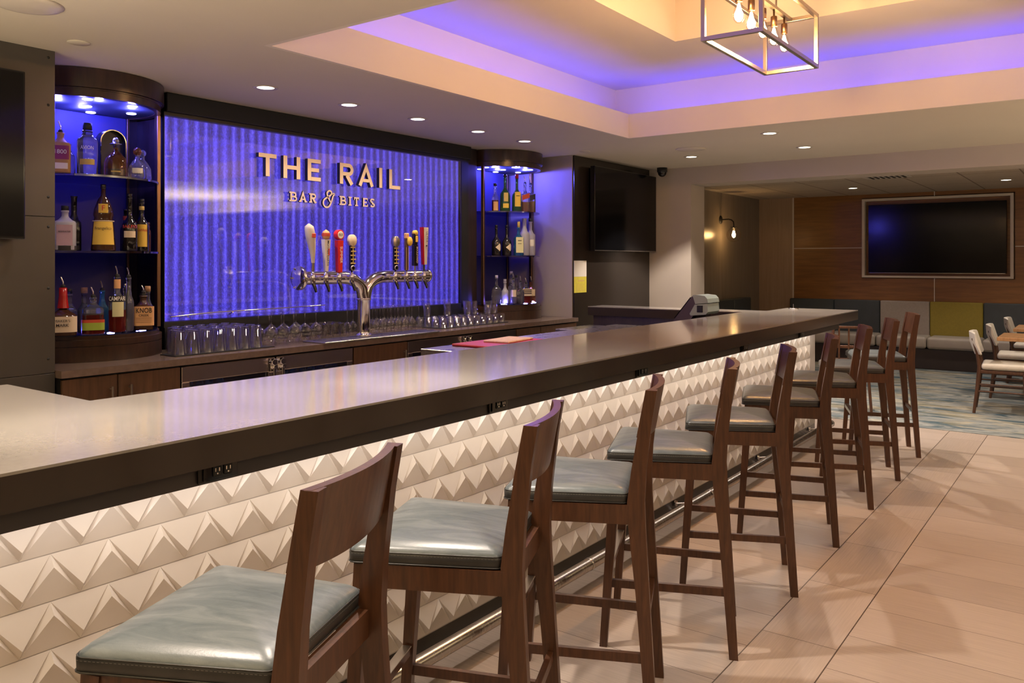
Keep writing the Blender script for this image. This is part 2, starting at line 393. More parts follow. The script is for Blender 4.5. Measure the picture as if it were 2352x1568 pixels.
def curved_text(mb, txt, size, r, ang, z, bold=0., squash=1., vert=False, sq=None):
    vs, fs = text_polys(txt, size, bold)
    out = []
    for a, b_, c_ in vs:
        a *= squash
        if vert: a, b_ = b_, -a
        if sq: out.append((a, -r - .0006, z + b_)); continue
        t = ang + a / r; out.append((r * math.cos(t), r * math.sin(t), z + b_))
    mb.add(out, fs); return mb

# ================================================================== ROOM SHELL
mb = MB()
mb.box(-3.5, 8.17, -6, .845, -.06, 0); mb.box(-3.5, 8.17, 1.145, 5.3, -.06, 0); mb.mi = 1; mb.box(-3.5, 8.17, .845, 1.145, -.06, 0)
struct('floor', mb, [M['floorA'], M['floorB']])
struct('floor', box(8.17, 13.3, -6, 5.3, -.06, .004), M['carpet'])
# main ceiling with the tray opening
TX0, TX1, TY0, TY1 = 2.74, 6.72, -.33, 3.57
w = .03; mb = MB(); mb.box(-3.5, TX0 - w, -6, 5.5, 2.64, 2.72); mb.box(TX1 + w, 9.2, -6, 5.5, 2.64, 2.72); mb.box(TX0 - w, TX1 + w, TY1 + w, 5.5, 2.64, 2.72); mb.box(TX0 - w, TX1 + w, -6, TY0 - w, 2.64, 2.72)
struct('ceiling', mb, M['ceiling'])
# fascia of the tray, the light trough behind it, and the raised ceilings
mb = MB(); w = .03
mb.box(TX0 - w, TX0, TY0 - w, TY1 + w, 2.641, 2.862); mb.box(TX1, TX1 + w, TY0 - w, TY1 + w, 2.641, 2.862)
mb.box(TX0, TX1, TY1, TY1 + w, 2.641, 2.862); mb.box(TX0, TX1, TY0 - w, TY0, 2.641, 2.862)
struct('trim_1', mb, M['tray'])
O0, O1, O2, O3 = TX0 - .3, TX1 + .3, TY0 - .3, TY1 + .3
mb = MB()
mb.box(O0 - .03, O0, O2, O3, 2.72, 3.2); mb.box(O1, O1 + .03, O2, O3, 2.72, 3.2); mb.box(O0, O1, O3, O3 + .03, 2.72, 3.2); mb.box(O0, O1, O2 - .03, O2, 2.72, 3.2)
I0, I1, I2, I3 = 3.73, 5.73, .6, 2.65
mb.box(O0, I0, O2, O3, 3.17, 3.2); mb.box(I1, O1, O2, O3, 3.17, 3.2); mb.box(I0, I1, I3, O3, 3.17, 3.2); mb.box(I0, I1, O2, I2, 3.17, 3.2)
mb.box(I0 - .02, I0, I2, I3, 3.2, 3.52); mb.box(I1, I1 + .02, I2, I3, 3.2, 3.52); mb.box(I0, I1, I3, I3 + .02, 3.2, 3.52); mb.box(I0, I1, I2 - .02, I2, 3.2, 3.52)
mb.box(I0 - .02, I1 + .02, I2 - .02, I3 + .02, 3.52, 3.55)
struct('ceiling', mb, M['tray'])
# walls
struct('wall_left', box(-3.5, 2.12, 4.62, 5.5, 0, 2.64), M['taupe'])
# metal cladding on the left wall: sheets with open joints and screw heads
mb = MB(); x0 = -1.0
for (a, c) in ((-3.5, -1.6), (-1.597, .24), (.243, 2.12)):
    for (e, f_) in ((0.0, .90), (.903, 1.7435), (1.7465, 2.64)): mb.bbox(a, c, 4.606, 4.62, e, f_, r=.0015)
struct('wall_left', mb, M['steelpanel'])
mb = MB()
for z in (2.60, 2.345, 1.85, 1.69, 1.36, .98, .80): mb.lathe([(.0001, 4.602), (.006, 4.603), (.008, 4.6065)], (2.085, 0, z), 10, ax='Y')
struct('trim_2', mb, M['black'])
mbw = MB(); mbw.box(3.058, 6.482, 5.17, 5.5, 0, 2.64); mbw.box(2.12, 3.058, 5.455, 5.5, 0, 2.64); mbw.box(6.482, 7.42, 5.455, 5.5, 0, 2.64); struct('wall_back', mbw, M['plumwood'])
struct('wall_right', box(7.42, 9.2, 4.62, 5.5, 0, 2.64), M['taupe'])
mb = MB(); mb.box(7.435, 9.2, 4.60, 4.62, 0, 2.64); struct('wall_right', mb, M['darkpanel'])
struct('column', box(9.2, 9.6, 4.05, 4.62, 0, 2.435), M['column'])
struct('beam', box(9.2, 9.6, -6, 4.62, 2.435, 2.72), M['column'])
struct('ceiling', box(9.6, 13.3, -6, 5.3, 2.525, 2.6), M['acoustic'])
mb = MB()
for a, c in ((9.2, 10.4), (10.404, 11.6), (11.604, 12.8), (12.804, 13.2)): mb.box(a, c, 4.62, 4.66, 0, 2.525)
struct('wall_lounge', mb, M['greypanel'])
struct('wall_far', box(13.2, 13.3, 4.075, 4.62, 0, 2.525), M['lightpanel'])
mb = MB()
for (a, c, e, f_) in ((3.03, 4.06, 1.722, 2.525), (3.03, 4.06, .0, 1.715), (2.045, 3.03, 0, 1.26), (2.045, 3.03, 2.47, 2.525), (1.04, 2.035, 0, 1.26), (1.04, 2.035, 2.47, 2.525),
                      (-6, 1.04, 1.722, 2.525), (-6, 1.04, 0, 1.715), (1.04, 3.03, 1.26, 2.47)):
    mb.box(13.2 if not (e == 1.26 and f_ == 2.47) else 13.27, 13.3, a, c, e, f_)
struct('wall_far', mb, M['panelwood'])
mb = MB(); mb.box(13.188, 13.205, 4.055, 4.078, .93, 2.525); mb.box(13.188, 13.205, 3.03, 4.055, 1.713, 1.724)
mb.box(13.188, 13.205, 2.034, 2.046, .93, 1.265); mb.box(13.188, 13.205, 2.034, 2.046, 2.455, 2.525); mb.box(13.188, 13.205, -3, 1.04, 1.713, 1.724)
struct('trim_3', mb, M['white'])
# walls out of frame that close the room
struct('wall_rear', box(-3.5, 13.3, -6.1, -6, 0, 2.64), M['taupe'])
struct('wall_near', box(-3.6, -3.5, -6, 5.3, 0, 2.64), M['taupe'])

# ================================================================== BACK BAR ALCOVE
pan = thing('light_panel', 'large backlit blue-violet reeded glass panel behind the beer taps', 'light panel', (4.615, 5.15, 1.08))
mb = MB(); n = 40
mb.add([(-1.555, 0, .02), (1.555, 0, .02), (1.555, 0, 1.405), (-1.555, 0, 1.405)], [(0, 1, 2, 3)]); mb.add([(-1.555, .012, .02), (1.555, .012, .02), (1.555, .012, 1.405), (-1.555, .012, 1.405)], [(3, 2, 1, 0)])
mb.build('reeded_sheet', M['waterwall'], pan)
mb = MB().box(-1.555, 1.555, -.034, -.030, .02, 1.405); mb.build('glass_pane', M['pane'], pan)
mb = MB(); mb.box(-1.562, -1.557, -.04, .018, -.02, 1.43); mb.box(1.557, 1.66, -.04, .018, -.02, 1.43); mb.box(-1.556, 1.66, -.04, .018, -.16, .017); mb.box(-1.557, 1.557, -.04, .018, 1.407, 1.43)
mb.build('frame', M['black'], pan)
hd = bb(3.062, 6.30, 5.09, 5.168, 2.512, 2.639); tag(hd.build('header_valance', M['black']), 'black valance box along the ceiling above the blue glass panel', 'valance')
cr = MB(); cr.tube([(3.07, 5.06, 1.135), (3.4, 5.06, 1.150), (3.9, 5.06, 1.153), (4.4, 5.06, 1.158)], .004, 8)
for x in (3.2, 3.55): cr.tube([(x, 5.06, 1.13 if x < 3.3 else 1.145), (x, 5.104, 1.13)], .006, 8)
tag(cr.build('gallery_rail', M['chrome']), 'thin chrome rail running low across the blue panel behind the pint glasses', 'rail')

# sign
def arc(cx, cz, rx, rz, a0, a1, n=10): return [(cx + rx * math.cos(R_(a0 + (a1 - a0) * i / n)), cz + rz * math.sin(R_(a0 + (a1 - a0) * i / n))) for i in range(n + 1)]
Z0, Z1 = 2.141, 2.312
def build_letter(fn, name, label, y0, y1, mat, parent):
    mb = fn(MB(), y0, y1); mb.mi = 1
    o = mb.build(name, [mat, M['letterside']], parent)
    for p in o.data.polygons: p.material_index = 0 if abs(p.normal.y) > .9 and p.center.y < (y0 + y1) / 2 else 1
    return o
sg = thing('wall_sign', 'raised metal letters reading THE RAIL above BAR & BITES on the blue glass panel', 'sign', (0, 0, 0))
W = .035; H2 = W / 2
def LT(mb, a, b):
    x0, x1 = 3.774, 3.934; xm = (x0 + x1) / 2
    mb.stroke([(x0, Z1 - H2), (x1, Z1 - H2)], W * .88, a, b); return mb.stroke([(xm, Z1 - W * .94), (xm, Z0)], W, a, b)
def LH(mb, a, b):
    x0, x1 = 3.998, 4.158
    mb.stroke([(x0 + H2, Z0), (x0 + H2, Z1)], W, a, b); mb.stroke([(x1 - H2, Z0), (x1 - H2, Z1)], W, a, b); zm = (Z0 + Z1) / 2
    return mb.stroke([(x0 + W, zm), (x1 - W, zm)], W * .85, a, b)
def LE(mb, a, b):
    x0, x1 = 4.231, 4.362; mb.stroke([(x0 + H2, Z0), (x0 + H2, Z1)], W, a, b)
    for z, q in ((Z1 - .015, 0), ((Z0 + Z1) / 2, .018), (Z0 + .015, 0)): mb.stroke([(x0 + W, z), (x1 - q, z)], .030, a, b)
    return mb
def LR(mb, a, b):
    x0, x1 = 4.563, 4.712; mb.stroke([(x0 + H2, Z0), (x0 + H2, Z1)], W, a, b)
    zt, zb = Z1 - .015, Z1 - .086
    mb.stroke([(x0 + W, zt)] + arc(x1 - .052, (zt + zb) / 2, .035, (zt - zb) / 2, 90, -90) + [(x0 + W, zb)], .030, a, b)
    return mb.stroke([(x1 - .072, zb - .012), (x1 - .018, Z0)], W, a, b)
def LA(mb, a, b):
    x0, x1 = 4.766, 4.944; xm = (x0 + x1) / 2
    mb.stroke([(x0 + .018, Z0), (xm, Z1 - .012), (x1 - .018, Z0)], W * .95, a, b); return mb.stroke([(x0 + .055, Z0 + .047), (x1 - .055, Z0 + .047)], .027, a, b)
def LI(mb, a, b): return mb.stroke([(5.026, Z0), (5.026, Z1)], W, a, b)
def LL(mb, a, b):
    x0, x1 = 5.129, 5.265; mb.stroke([(x0 + H2, Z0), (x0 + H2, Z1)], W, a, b); return mb.stroke([(x0 + W, Z0 + .015), (x1, Z0 + .015)], .030, a, b)
for f_, nm in ((LT, 't'), (LH, 'h'), (LE, 'e'), (LR, 'r'), (LA, 'a'), (LI, 'i'), (LL, 'l')):
    build_letter(f_, 'letter', None, 5.064, 5.098, M['gold'], sg)
z0, z1 = 1.969, 2.043; w2 = .0165; zz = (z0 + z1) / 2
def serif(mb, x, z, a, b, l=.030): mb.stroke([(x - l / 2, z), (x + l / 2, z)], .010, a, b)
def sB(x):
    def f(mb, a, b):
        mb.stroke([(x, z0), (x, z1)], w2, a, b); serif(mb, x - .004, z0 + .005, a, b, .028); serif(mb, x - .004, z1 - .005, a, b, .028)
        mb.stroke([(x, z1 - .006)] + arc(x + .025, (z1 - .006 + zz) / 2, .018, (z1 - .006 - zz) / 2, 90, -90, 8) + [(x, zz)], .013, a, b)
        return mb.stroke([(x, zz)] + arc(x + .028, (z0 + .006 + zz) / 2, .021, (zz - z0 - .006) / 2, 90, -90, 8) + [(x, z0 + .006)], .013, a, b)
    return f
def sA(x):
    def f(mb, a, b):
        mb.stroke([(x - .026, z0), (x, z1 - .004), (x + .026, z0)], w2 * .95, a, b); mb.stroke([(x - .015, z0 + .022), (x + .015, z0 + .022)], .011, a, b)
        serif(mb, x - .027, z0 + .005, a, b, .026); serif(mb, x + .027, z0 + .005, a, b, .026); return mb
    return f
def sR(x):
    def f(mb, a, b):
        mb.stroke([(x, z0), (x, z1)], w2, a, b); serif(mb, x - .003, z0 + .005, a, b); serif(mb, x - .004, z1 - .005, a, b, .028)
        mb.stroke([(x, z1 - .006)] + arc(x + .025, (z1 - .006 + zz) / 2, .018, (z1 - .006 - zz) / 2, 90, -90, 8) + [(x, zz)], .013, a, b)
        mb.stroke([(x + .018, zz), (x + .044, z0)], w2, a, b); serif(mb, x + .045, z0 + .005, a, b, .022); return mb
    return f
def sI(x):
    def f(mb, a, b): mb.stroke([(x, z0), (x, z1)], w2, a, b); serif(mb, x, z0 + .005, a, b, .036); serif(mb, x, z1 - .005, a, b, .036); return mb
    return f
def sT(x):
    def f(mb, a, b):
        mb.stroke([(x, z0), (x, z1)], w2, a, b); serif(mb, x, z0 + .005, a, b, .034); mb.stroke([(x - .029, z1 - .006), (x + .029, z1 - .006)], .012, a, b)
        for q in (-1, 1): mb.stroke([(x + q * .025, z1 - .010), (x + q * .025, z1 - .024)], .008, a, b)
        return mb
    return f
def sE(x):
    def f(mb, a, b):
        mb.stroke([(x, z0), (x, z1)], w2, a, b)
        for z, l in ((z0 + .006, .046), (zz, .034), (z1 - .006, .044)): mb.stroke([(x - .010, z), (x + l, z)], .012, a, b)
        mb.stroke([(x + .042, z0 + .010), (x + .042, z0 + .022)], .008, a, b); mb.stroke([(x + .040, z1 - .010), (x + .040, z1 - .022)], .008, a, b); return mb
    return f
def sS(x):
    def f(mb, a, b):
        q = (z1 - z0) / 4
        return mb.stroke(arc(x, z1 - q, .020, q - .006, 20, 265, 9) + arc(x, z0 + q, .022, q - .006, 90, -160, 9), .0145, a, b)
    return f
for f_ in (sB(4.086), sA(4.200), sR(4.279), sB(4.592), sI(4.690), sT(4.763), sE(4.845), sS(4.945)): build_letter(f_, 'letter', None, 5.082, 5.098, M['silver'], sg)
def amp(mb, a, b):
    x, z = 4.452, 2.006
    P = [(x + .062, z + .040), (x + .050, z + .022), (x + .034, z - .020), (x + .008, z - .058), (x - .028, z - .062), (x - .050, z - .036), (x - .040, z - .004), (x - .004, z + .018),
         (x + .030, z + .038), (x + .036, z + .060), (x + .016, z + .070), (x - .008, z + .056), (x - .006, z + .030), (x + .018, z - .010), (x + .030, z - .022)]
    from_ = [Vector((p[0], p[1])) for p in P]; out = []
    for i in range(len(P) - 1):
        p0, p1, p2, p3 = from_[max(i - 1, 0)], from_[i], from_[i + 1], from_[min(i + 2, len(P) - 1)]
        for k in range(4):
            t = k / 4; out.append(tuple(.5 * ((2 * p1) + (p2 - p0) * t + (2 * p0 - 5 * p1 + 4 * p2 - p3) * t * t + (3 * p1 - p0 - 3 * p2 + p3) * t ** 3)))
    out.append(P[-1]); mb.stroke(out, .0135, a, b)
    return mb.stroke(arc(x + .058, z + .044, .010, .008, 200, -60, 6), .008, a, b)
build_letter(amp, 'letter', None, 5.080, 5.098, M['silver'], sg)

# back counter worktop + cabinets
mb = MB().loft([[(x, y, z) for x, y in ((2.122, 4.54), (7.418, 4.54), (7.418, 5.453), (6.484, 5.453), (6.484, 5.168), (3.056, 5.168), (3.056, 5.453), (2.122, 5.453))] for z in (.874, .914)], False, True); tag(mb.build('back_counter', M['counter']), 'long taupe stone counter under the blue glass panel and bottle towers', 'counter')
def vhandle(x, y, z0, z1, parent):
    mb = MB(); mb.tube([(x, y - .028, z0), (x, y - .028, z1)], .006, 8); mb.tube([(x, y - .028, z0 + .015), (x, y, z0 + .015)], .004, 6); mb.tube([(x, y - .028, z1 - .015), (x, y, z1 - .015)], .004, 6)
    return mb.build('handle', M['nickel'], parent)
def cabinet(x0, x1, splits, handles, label):
    t = thing('base_cabinet', label, 'cabinet', ((x0 + x1) / 2, 4.86, .0)); cx = (x0 + x1) / 2
    MB().box(x0 - cx, x1 - cx, -.285, .3, .08, .872).build('carcass', M['black'], t)
    MB().box(x0 - cx, x1 - cx, -.25, .28, 0, .08).build('plinth', M['black'], t)
    for a, c, h in splits:
        d = MB().bbox(a - cx + .003, c - cx - .003, -.306, -.286, .09, .862, r=.002).build('door', M['cabwood'], t); d['_'] = 0; del d['_']
        if h is not None: vhandle(h - cx, -.306, .66, .80, d)
    return t
cabinet(2.13, 2.83, [(2.13, 2.44, 2.395), (2.44, 2.83, 2.505)], None, 'two-door walnut base cabinet under the left end of the back counter')
cabinet(4.24, 4.82, [(4.24, 4.82, 4.775)], None, 'single-door walnut cabinet between the two steel bottle coolers')
cabinet(6.32, 7.41, [(6.32, 6.73, 6.68), (6.73, 7.41, 6.78)], None, 'two-door walnut base cabinet under the right end of the back counter')
def cooler(x0, x1, label):
    cx = (x0 + x1) / 2; t = thing('bottle_cooler', label, 'cooler', (cx, 4.86, 0))
    MB().add([], []).box(x0 - cx, x1 - cx, .27, .3, .08, .868).box(x0 - cx, x0 - cx + .02, -.27, .27, .08, .868).box(x1 - cx - .02, x1 - cx, -.27, .27, .08, .868).box(x0 - cx + .02, x1 - cx - .02, -.27, .27, .08, .12).box(x0 - cx + .02, x1 - cx - .02, -.27, .27, .84, .868).build('housing', M['black'], t)
    MB().box(x0 - cx, x1 - cx, -.25, .28, 0, .08).build('plinth', M['black'], t)
    MB().box(x0 - cx + .03, x1 - cx - .03, -.20, .26, .56, .566).build('rack', M['steel'], t)
    tag(MB().box(x0 - cx + .05, x1 - cx - .05, -.2, -.19, .825, .835).build('light_strip', M['bluelit'], t))
    for a, c, hs in ((x0, cx - .004, 1), (cx + .004, x1, -1)):
        a -= cx; c -= cx; a += .003; c -= .003
        mb = MB(); y0, y1 = -.305, -.272
        mb.bbox(a, c, y0, y1, .765, .862, r=.004); mb.bbox(a, c, y0, y1, .09, .15, r=.004); mb.bbox(a, a + .055, y0, y1, .15, .765, r=.004); mb.bbox(c - .055, c, y0, y1, .15, .765, r=.004)
        d = mb.build('door', M['coolersteel'], t)
        MB().box(a + .055, c - .055, -.292, -.288, .15, .765).build('door_glass', M['coolerglass'], d)
        hx = c - .028 if hs > 0 else a + .028
        k = MB(); k.bbox(hx - .026, hx + .026, -.318, -.305, .76, .855, r=.005)
        k.cyl((hx - .004, 0, .83), .022, -.345, -.318, 14, ax='Y'); k.cyl((hx + .008, 0, .795), .018, -.34, -.318, 12, ax='Y'); k.bbox(hx - .045, hx + .012, -.338, -.328, .822, .842, r=.003)
        k.tube([(hx, -.335, .79), (hx, -.335, .30)], .011, 8); k.build('latch_handle', M['chrome'], d)
    return t
cl1 = cooler(2.835, 4.235, 'stainless two-door bottle cooler with glass fronts nearer the left bottle tower')
cl2 = cooler(4.825, 6.315, 'stainless two-door cooler under the counter toward the right bottle tower')
# bottles and cans on the rack of the near cooler
cb = MB(); cb.lathe([(.0001, 0), (.030, 0), (.031, .01), (.031, .15), (.014, .19), (.013, .235), (.0001, .235)], n=12)
p0 = tag(cb.build('beer_bottle', M['blueglass']), 'pale blue-lit beer bottle on the rack inside the near steel cooler', 'bottle', 'beer bottles inside the near cooler')
k = 0
for x in (2.98, 3.05, 3.12, 3.2, 3.72, 3.80, 3.88, 3.96, 4.04, 4.12, 4.18):
    q = p0 if k == 0 else dup(p0); q.location = (x, 4.70, .567); k += 1

# ------------------------------------------------------------------ bottle towers
def tower(cx, name_side, mirror=1):
    t = thing('display_tower', 'curved dark walnut bottle display tower at the %s end of the back counter' % name_side, 'display cabinet', (cx, 5.24, .915))
    r = .465
    def half(mb, rr, za, zb, yb=.20, n=40):
        # circular segment in front of the wall line (local y = yb)
        a = math.asin(min(1, -yb / rr)); pts = [(rr * math.cos(PI + a + (PI - 2 * a) * i / n), rr * math.sin(PI + a + (PI - 2 * a) * i / n)) for i in range(n + 1)]
        mb.loft([[(x, y, z) for x, y in pts] for z in (za, zb)], True, False, False)
        mb.add([(x, y, za) for x, y in pts], [tuple(range(len(pts)))[::-1]]); mb.add([(x, y, zb) for x, y in pts], [tuple(range(len(pts)))])
        mb.add([(pts[0][0], pts[0][1], za), (pts[-1][0], pts[-1][1], za), (pts[-1][0], pts[-1][1], zb), (pts[0][0], pts[0][1], zb)], [(0, 1, 2, 3)])
        return mb
    mb = MB(); half(mb, .452, 0, .088); half(mb, .440, .088, .092); half(mb, .452, .092, .128); half(mb, .436, .128, .150)
    mb.build('base_drum', M['towerwood'], t)
    mb = MB(); half(mb, .465, 1.608, 1.722); half(mb, .452, 1.598, 1.606); mb.build('cap_drum', M['towerwood'], t)
    # ring soffit under the cap
    mb = MB(); n = 40; a = -math.asin(.20 / .445)
    ro = [(.445 * math.cos(PI + a + (PI - 2 * a) * i / n), .445 * math.sin(PI + a + (PI - 2 * a) * i / n)) for i in range(n + 1)]; ri = [(x * .92, y * .92) for x, y in ro]
    mb.loft([[(x, y, 1.556) for x, y in ro], [(x, y, 1.598) for x, y in ro]], True, False, False); mb.loft([[(x, y, 1.556) for x, y in ri], [(x, y, 1.556) for x, y in ro]], False, False, False)
    mb.loft([[(x, y, 1.598) for x, y in ri], [(x, y, 1.556) for x, y in ri]], True, False, False); mb.build('cap_ring', M['towerwood'], t)
    mb = MB(); half(mb, .43, 1.563, 1.569); mb.build('soffit', M['banqdark'], t)
    mb = MB(); half(mb, .43, .1502, .156); mb.build('lit_floor', M['floorglass'], t)
    for z in (.640, 1.092):
        mb = MB(); half(mb, .432, z, z + .012, yb=.175); mb.build('shelf', M['shelfglass'], t)
    MB().bbox(-.38, .38, .180, .190, .157, 1.562, r=.002).build('back_panel', M['bluepanel'], t)
    for x in (-.425, .425):
        MB().bbox(x - .013, x + .013, -.135, -.10, .1565, 1.562, r=.003).build('post', M['bronze'], t)
    for x in (-.375, .375): MB().bbox(x - .008, x + .008, .158, .174, .157, 1.562, r=.002).build('post', M['bronze'], t)
    for (x, y) in ((-.30, -.06), (-.21, .09), (-.13, -.30), (-.02, -.07), (.10, .12), (.15, -.30), (.28, -.05)):
        mb = MB(); mb.cyl((x, y, 0), .030, 1.557, 1.5628, 16); mb.build('puck_light', M['puck'], t)
    for (x, y) in ((-.25, -.24), (-.02, -.36), (.21, -.31)):
        mb = MB(); mb.cyl((x, y, 0), .022, .1562, .160, 16); mb.build('puck_light', M['puck'], t)
    return t
CL, CR = 2.59, 6.95
tower(CL, 'left'); tower(CR, 'right')

# ------------------------------------------------------------------ bottles
def prof_round(R, h, neck=.35, nr=.014, sh=.16):
    # body height fraction 1-neck ; shoulder fraction sh
    zb = h * (1 - neck)
    return [(.0001, .001), (R * .92, 0), (R, h * .025), (R, zb - h * sh), (R * .93, zb - h * sh * .55), (R * .62, zb - h * sh * .12), (nr * 1.25, zb + h * .05), (nr, zb + h * .09), (nr, h - .012), (nr * 1.18, h - .010), (nr * 1.18, h), (.0001, h)]
FACE = R_(-118)
def label_patch(parent, R, z0, z1, span, mat, name='label', sq=None, ang=None, off=.0012):
    ang = (-PI / 2 if parent.name in SQ else FACE) if ang is None else ang; mb = MB(); n = 14; rr = R + off
    mb.lathe([(rr, z0), (rr, z1)], n=n, a0=ang - span / 2, a1=ang + span / 2, sq=sq)
    return mb.build(name, mat, parent)
def text_on(parent, txt, size, R, z, mat, ang=None, off=.0022, bold=.0, squash=1., vert=False):
    ang = (-PI / 2 if parent.name in SQ else FACE) if ang is None else ang; mb = MB(); curved_text(mb, txt, size, R + off, ang, z, bold, squash, vert, SQ.get(parent.name)); return mb.build('lettering', mat, parent)
def pourer(parent, z, mat='chrome', h=.055):
    mb = MB(); mb.lathe([(.0001, z - .004), (.013, z - .004), (.013, z + .012), (.006, z + .018), (.0001, z + .018)], n=12); mb.build('pourer_cap', M['rubber'], parent)
    mb = MB(); mb.tube([(0, 0, z + .015), (0, 0, z + h * .55), (-.006, 0, z + h * .85), (-.012, 0, z + h * 1.1)], .0042, 8); mb.build('pour_spout', M['chrome'], parent)
def cap(parent, z, r, h, mat): mb = MB(); mb.lathe([(.0001, z), (r, z), (r, z + h - .002), (r * .9, z + h), (.0001, z + h)], n=16); return mb.build('cap', mat, parent)
def bottle(name, label, x, y, z, R, h, mat, neck=.35, nr=.014, sh=.16, sq=None, liquid=None, lz=.5, rz=0., group=None, n=24, prof=None):
    t = thing(name, label, 'bottle', (x, y, z), (FACE + PI / 2) if sq else rz, group)
    if sq: SQ[t.name] = sq
    P = prof or prof_round(R, h, neck, nr, sh)
    mb = MB(); mb.lathe(P, n=n, sq=None)
    if sq:
        mb = MB(); zt = h * (1 - neck) - h * sh * .5
        rings = []
        for r, zq in P:
            e = sq if zq < zt else None; ring = []
            for i in range(32):
                a = 2 * PI * i / 32; ca, sa = math.cos(a), math.sin(a); q = 1 / ((abs(ca) ** sq + abs(sa) ** sq) ** (1 / sq)) if e else 1
                ring.append((r * q * ca, r * q * sa, zq))
            rings.append(ring)
        mb.loft(rings, True, False)
    mb.build('bottle_body', mat, t)
    if liquid:
        zt = h * lz; Pl = [(r + .0006, zq) for r, zq in P if .002 < zq and zq < zt and r > .001]
        Pl = [(Pl[0][0], .004)] + Pl + [(Pl[-1][0], zt)]
        mb = MB(); mb.lathe(Pl, n=n, sq=sq); mb.build('liquid', liquid, t)
    return t
ZB, ZM, ZT = 1.0762, 1.5672, 2.0192       # standing heights on the three levels (0.5 mm above)
# --- left tower, top shelf
t = bottle('tequila_bottle', 'amber square bottle with purple label and steel pourer on top shelf beside dark wall', 2.300, 4.93, ZT, .052, .235, M['amberlabel'], .22, .018, .08, sq=6)
label_patch(t, .052, .075, .155, 1.5, M['purplelabel'], sq=6); text_on(t, '1800', .034, .053, .118, M['whiteink'], bold=.0008); label_patch(t, .052, .02, .055, 1.3, M['whiteink'], 'lower_label', sq=6); pourer(t, .235, h=.06)
t = bottle('tequila_bottle', 'clear empty cylindrical bottle with tall dark cap on top shelf of left tower', 2.440, 4.90, ZT, .056, .262, M['clear'], .14, .024, .10)
cap(t, .262, .025, .045, M['black']); text_on(t, 'AVION', .030, .057, .155, M['whiteink'], squash=.8); label_patch(t, .056, .055, .088, 1.5, M['goldink'])
ab = thing('display_box', 'black arched presentation box behind the amber decanter on the top shelf', 'box', (2.665, 5.06, ZT))
mb = MB(); pts = [(-.078, 0), (.078, 0), (.078, .225)] + arc(0, .225, .078, .078, 10, 170, 14) + [(-.078, .225)]
mb.loft([[(p[0], yy, p[1]) for p in pts] for yy in (.0, .03)], False, True); mb.build('box_back', M['black'], ab)
mb = MB(); mb.stroke([(-.081, 0), (-.081, .225)] + arc(0, .225, .081, .081, 170, 10, 14) + [(.081, .225), (.081, 0)], .006, -.035, .03); mb.build('box_rim', M['blackgloss'], ab)
P = [(.0001, .001), (.062, 0), (.066, .02), (.066, .085), (.058, .115), (.030, .150), (.013, .165), (.012, .185), (.0001, .185)]
t = bottle('decanter', 'squat amber decanter with winged gold stopper before the black arched box', 2.625, 4.925, ZT, .066, .185, M['amber'], prof=P)
mb = MB(); mb.lathe([(.0001, .183), (.014, .183), (.016, .20), (.034, .203), (.034, .207), (.018, .210), (.020, .225), (.012, .242), (.0001, .246)], n=18); mb.build('stopper', M['nickel'], t)
label_patch(t, .066, .010, .048, 1.8, M['towerwood']); label_patch(t, .0665, .028, .036, .8, M['goldink'], 'printed_line')
P = [(.0001, .001), (.050, 0), (.055, .015), (.050, .075), (.030, .110), (.014, .128), (.012, .150), (.0001, .150)]
t = bottle('decanter', 'small clear flared decanter with amber ball stopper on top shelf', 2.755, 4.91, ZT, .055, .15, M['clear'], prof=P); mb = MB(); mb.lathe([(.026 * math.sin(PI * i / 10) + .0001, .172 - .026 * math.cos(PI * i / 10)) for i in range(11)], n=16); mb.build('stopper', M['amber'], t); label_patch(t, .052, .03, .065, 1.2, M['paperwhite'])
t = bottle('decanter', 'clear flared decanter with glass ball stopper nearest the right post of left tower', 2.842, 5.005, ZT, .055, .16, M['clear'], prof=[(r, z * 1.06) for r, z in P]); mb = MB(); mb.lathe([(.022 * math.sin(PI * i / 10) + .0001, .178 - .022 * math.cos(PI * i / 10)) for i in range(11)], n=16); mb.build('stopper', M['clear'], t)
t = bottle('spirit_bottle', 'short clear bottle behind the purple-labelled one on the top shelf', 2.392, 5.03, ZT, .036, .19, M['clear'], .3)
# --- left tower, middle shelf
t = bottle('gin_bottle', 'violet-lit square gin bottle with pink label and black cap on middle shelf', 2.325, 4.93, ZM, .058, .235, M['frost'], .22, .018, .10, sq=5); label_patch(t, .058, .03, .15, 1.25, M['pinklabel'], sq=5); text_on(t, 'BEEFEATER', .013, .059, .11, M['ink']); label_patch(t, .0584, .0, .028, 5.9, M['ink'], 'dark_base', sq=5); cap(t, .235, .020, .028, M['black'])
t = bottle('liqueur_bottle', 'tall black-necked square bottle standing behind the violet gin bottle', 2.420, 5.02, ZM, .040, .33, M['darkglass'], .42, .016, .1, sq=5)
t = bottle('spirit_bottle', 'pale frosted bottle half hidden by the dark wall on middle shelf', 2.262, 5.03, ZM, .036, .28, M['frost'], .4)
P = [(.0001, .001), (.066, 0), (.068, .012), (.056, .17), (.050, .20), (.056, .215), (.052, .25), (.030, .31), (.014, .335), (.013, .372), (.0001, .374)]
t = bottle('liqueur_bottle', 'brown robed-figure bottle with large yellow label in centre of middle shelf', 2.535, 4.90, ZM, .068, .374, M['browng'], prof=P)
mb = MB(); mb.lathe([(.0682, .038), (.0580, .176)], n=16, a0=FACE - 1.05, a1=FACE + 1.05); mb.build('label', M['fyellow'], t)
mb = MB(); mb.tube([((.0575) * math.cos(a), .0575 * math.sin(a), .180) for a in [2 * PI * i / 24 for i in range(25)]], .003, 6); mb.build('rope_belt', M['cream'], t)
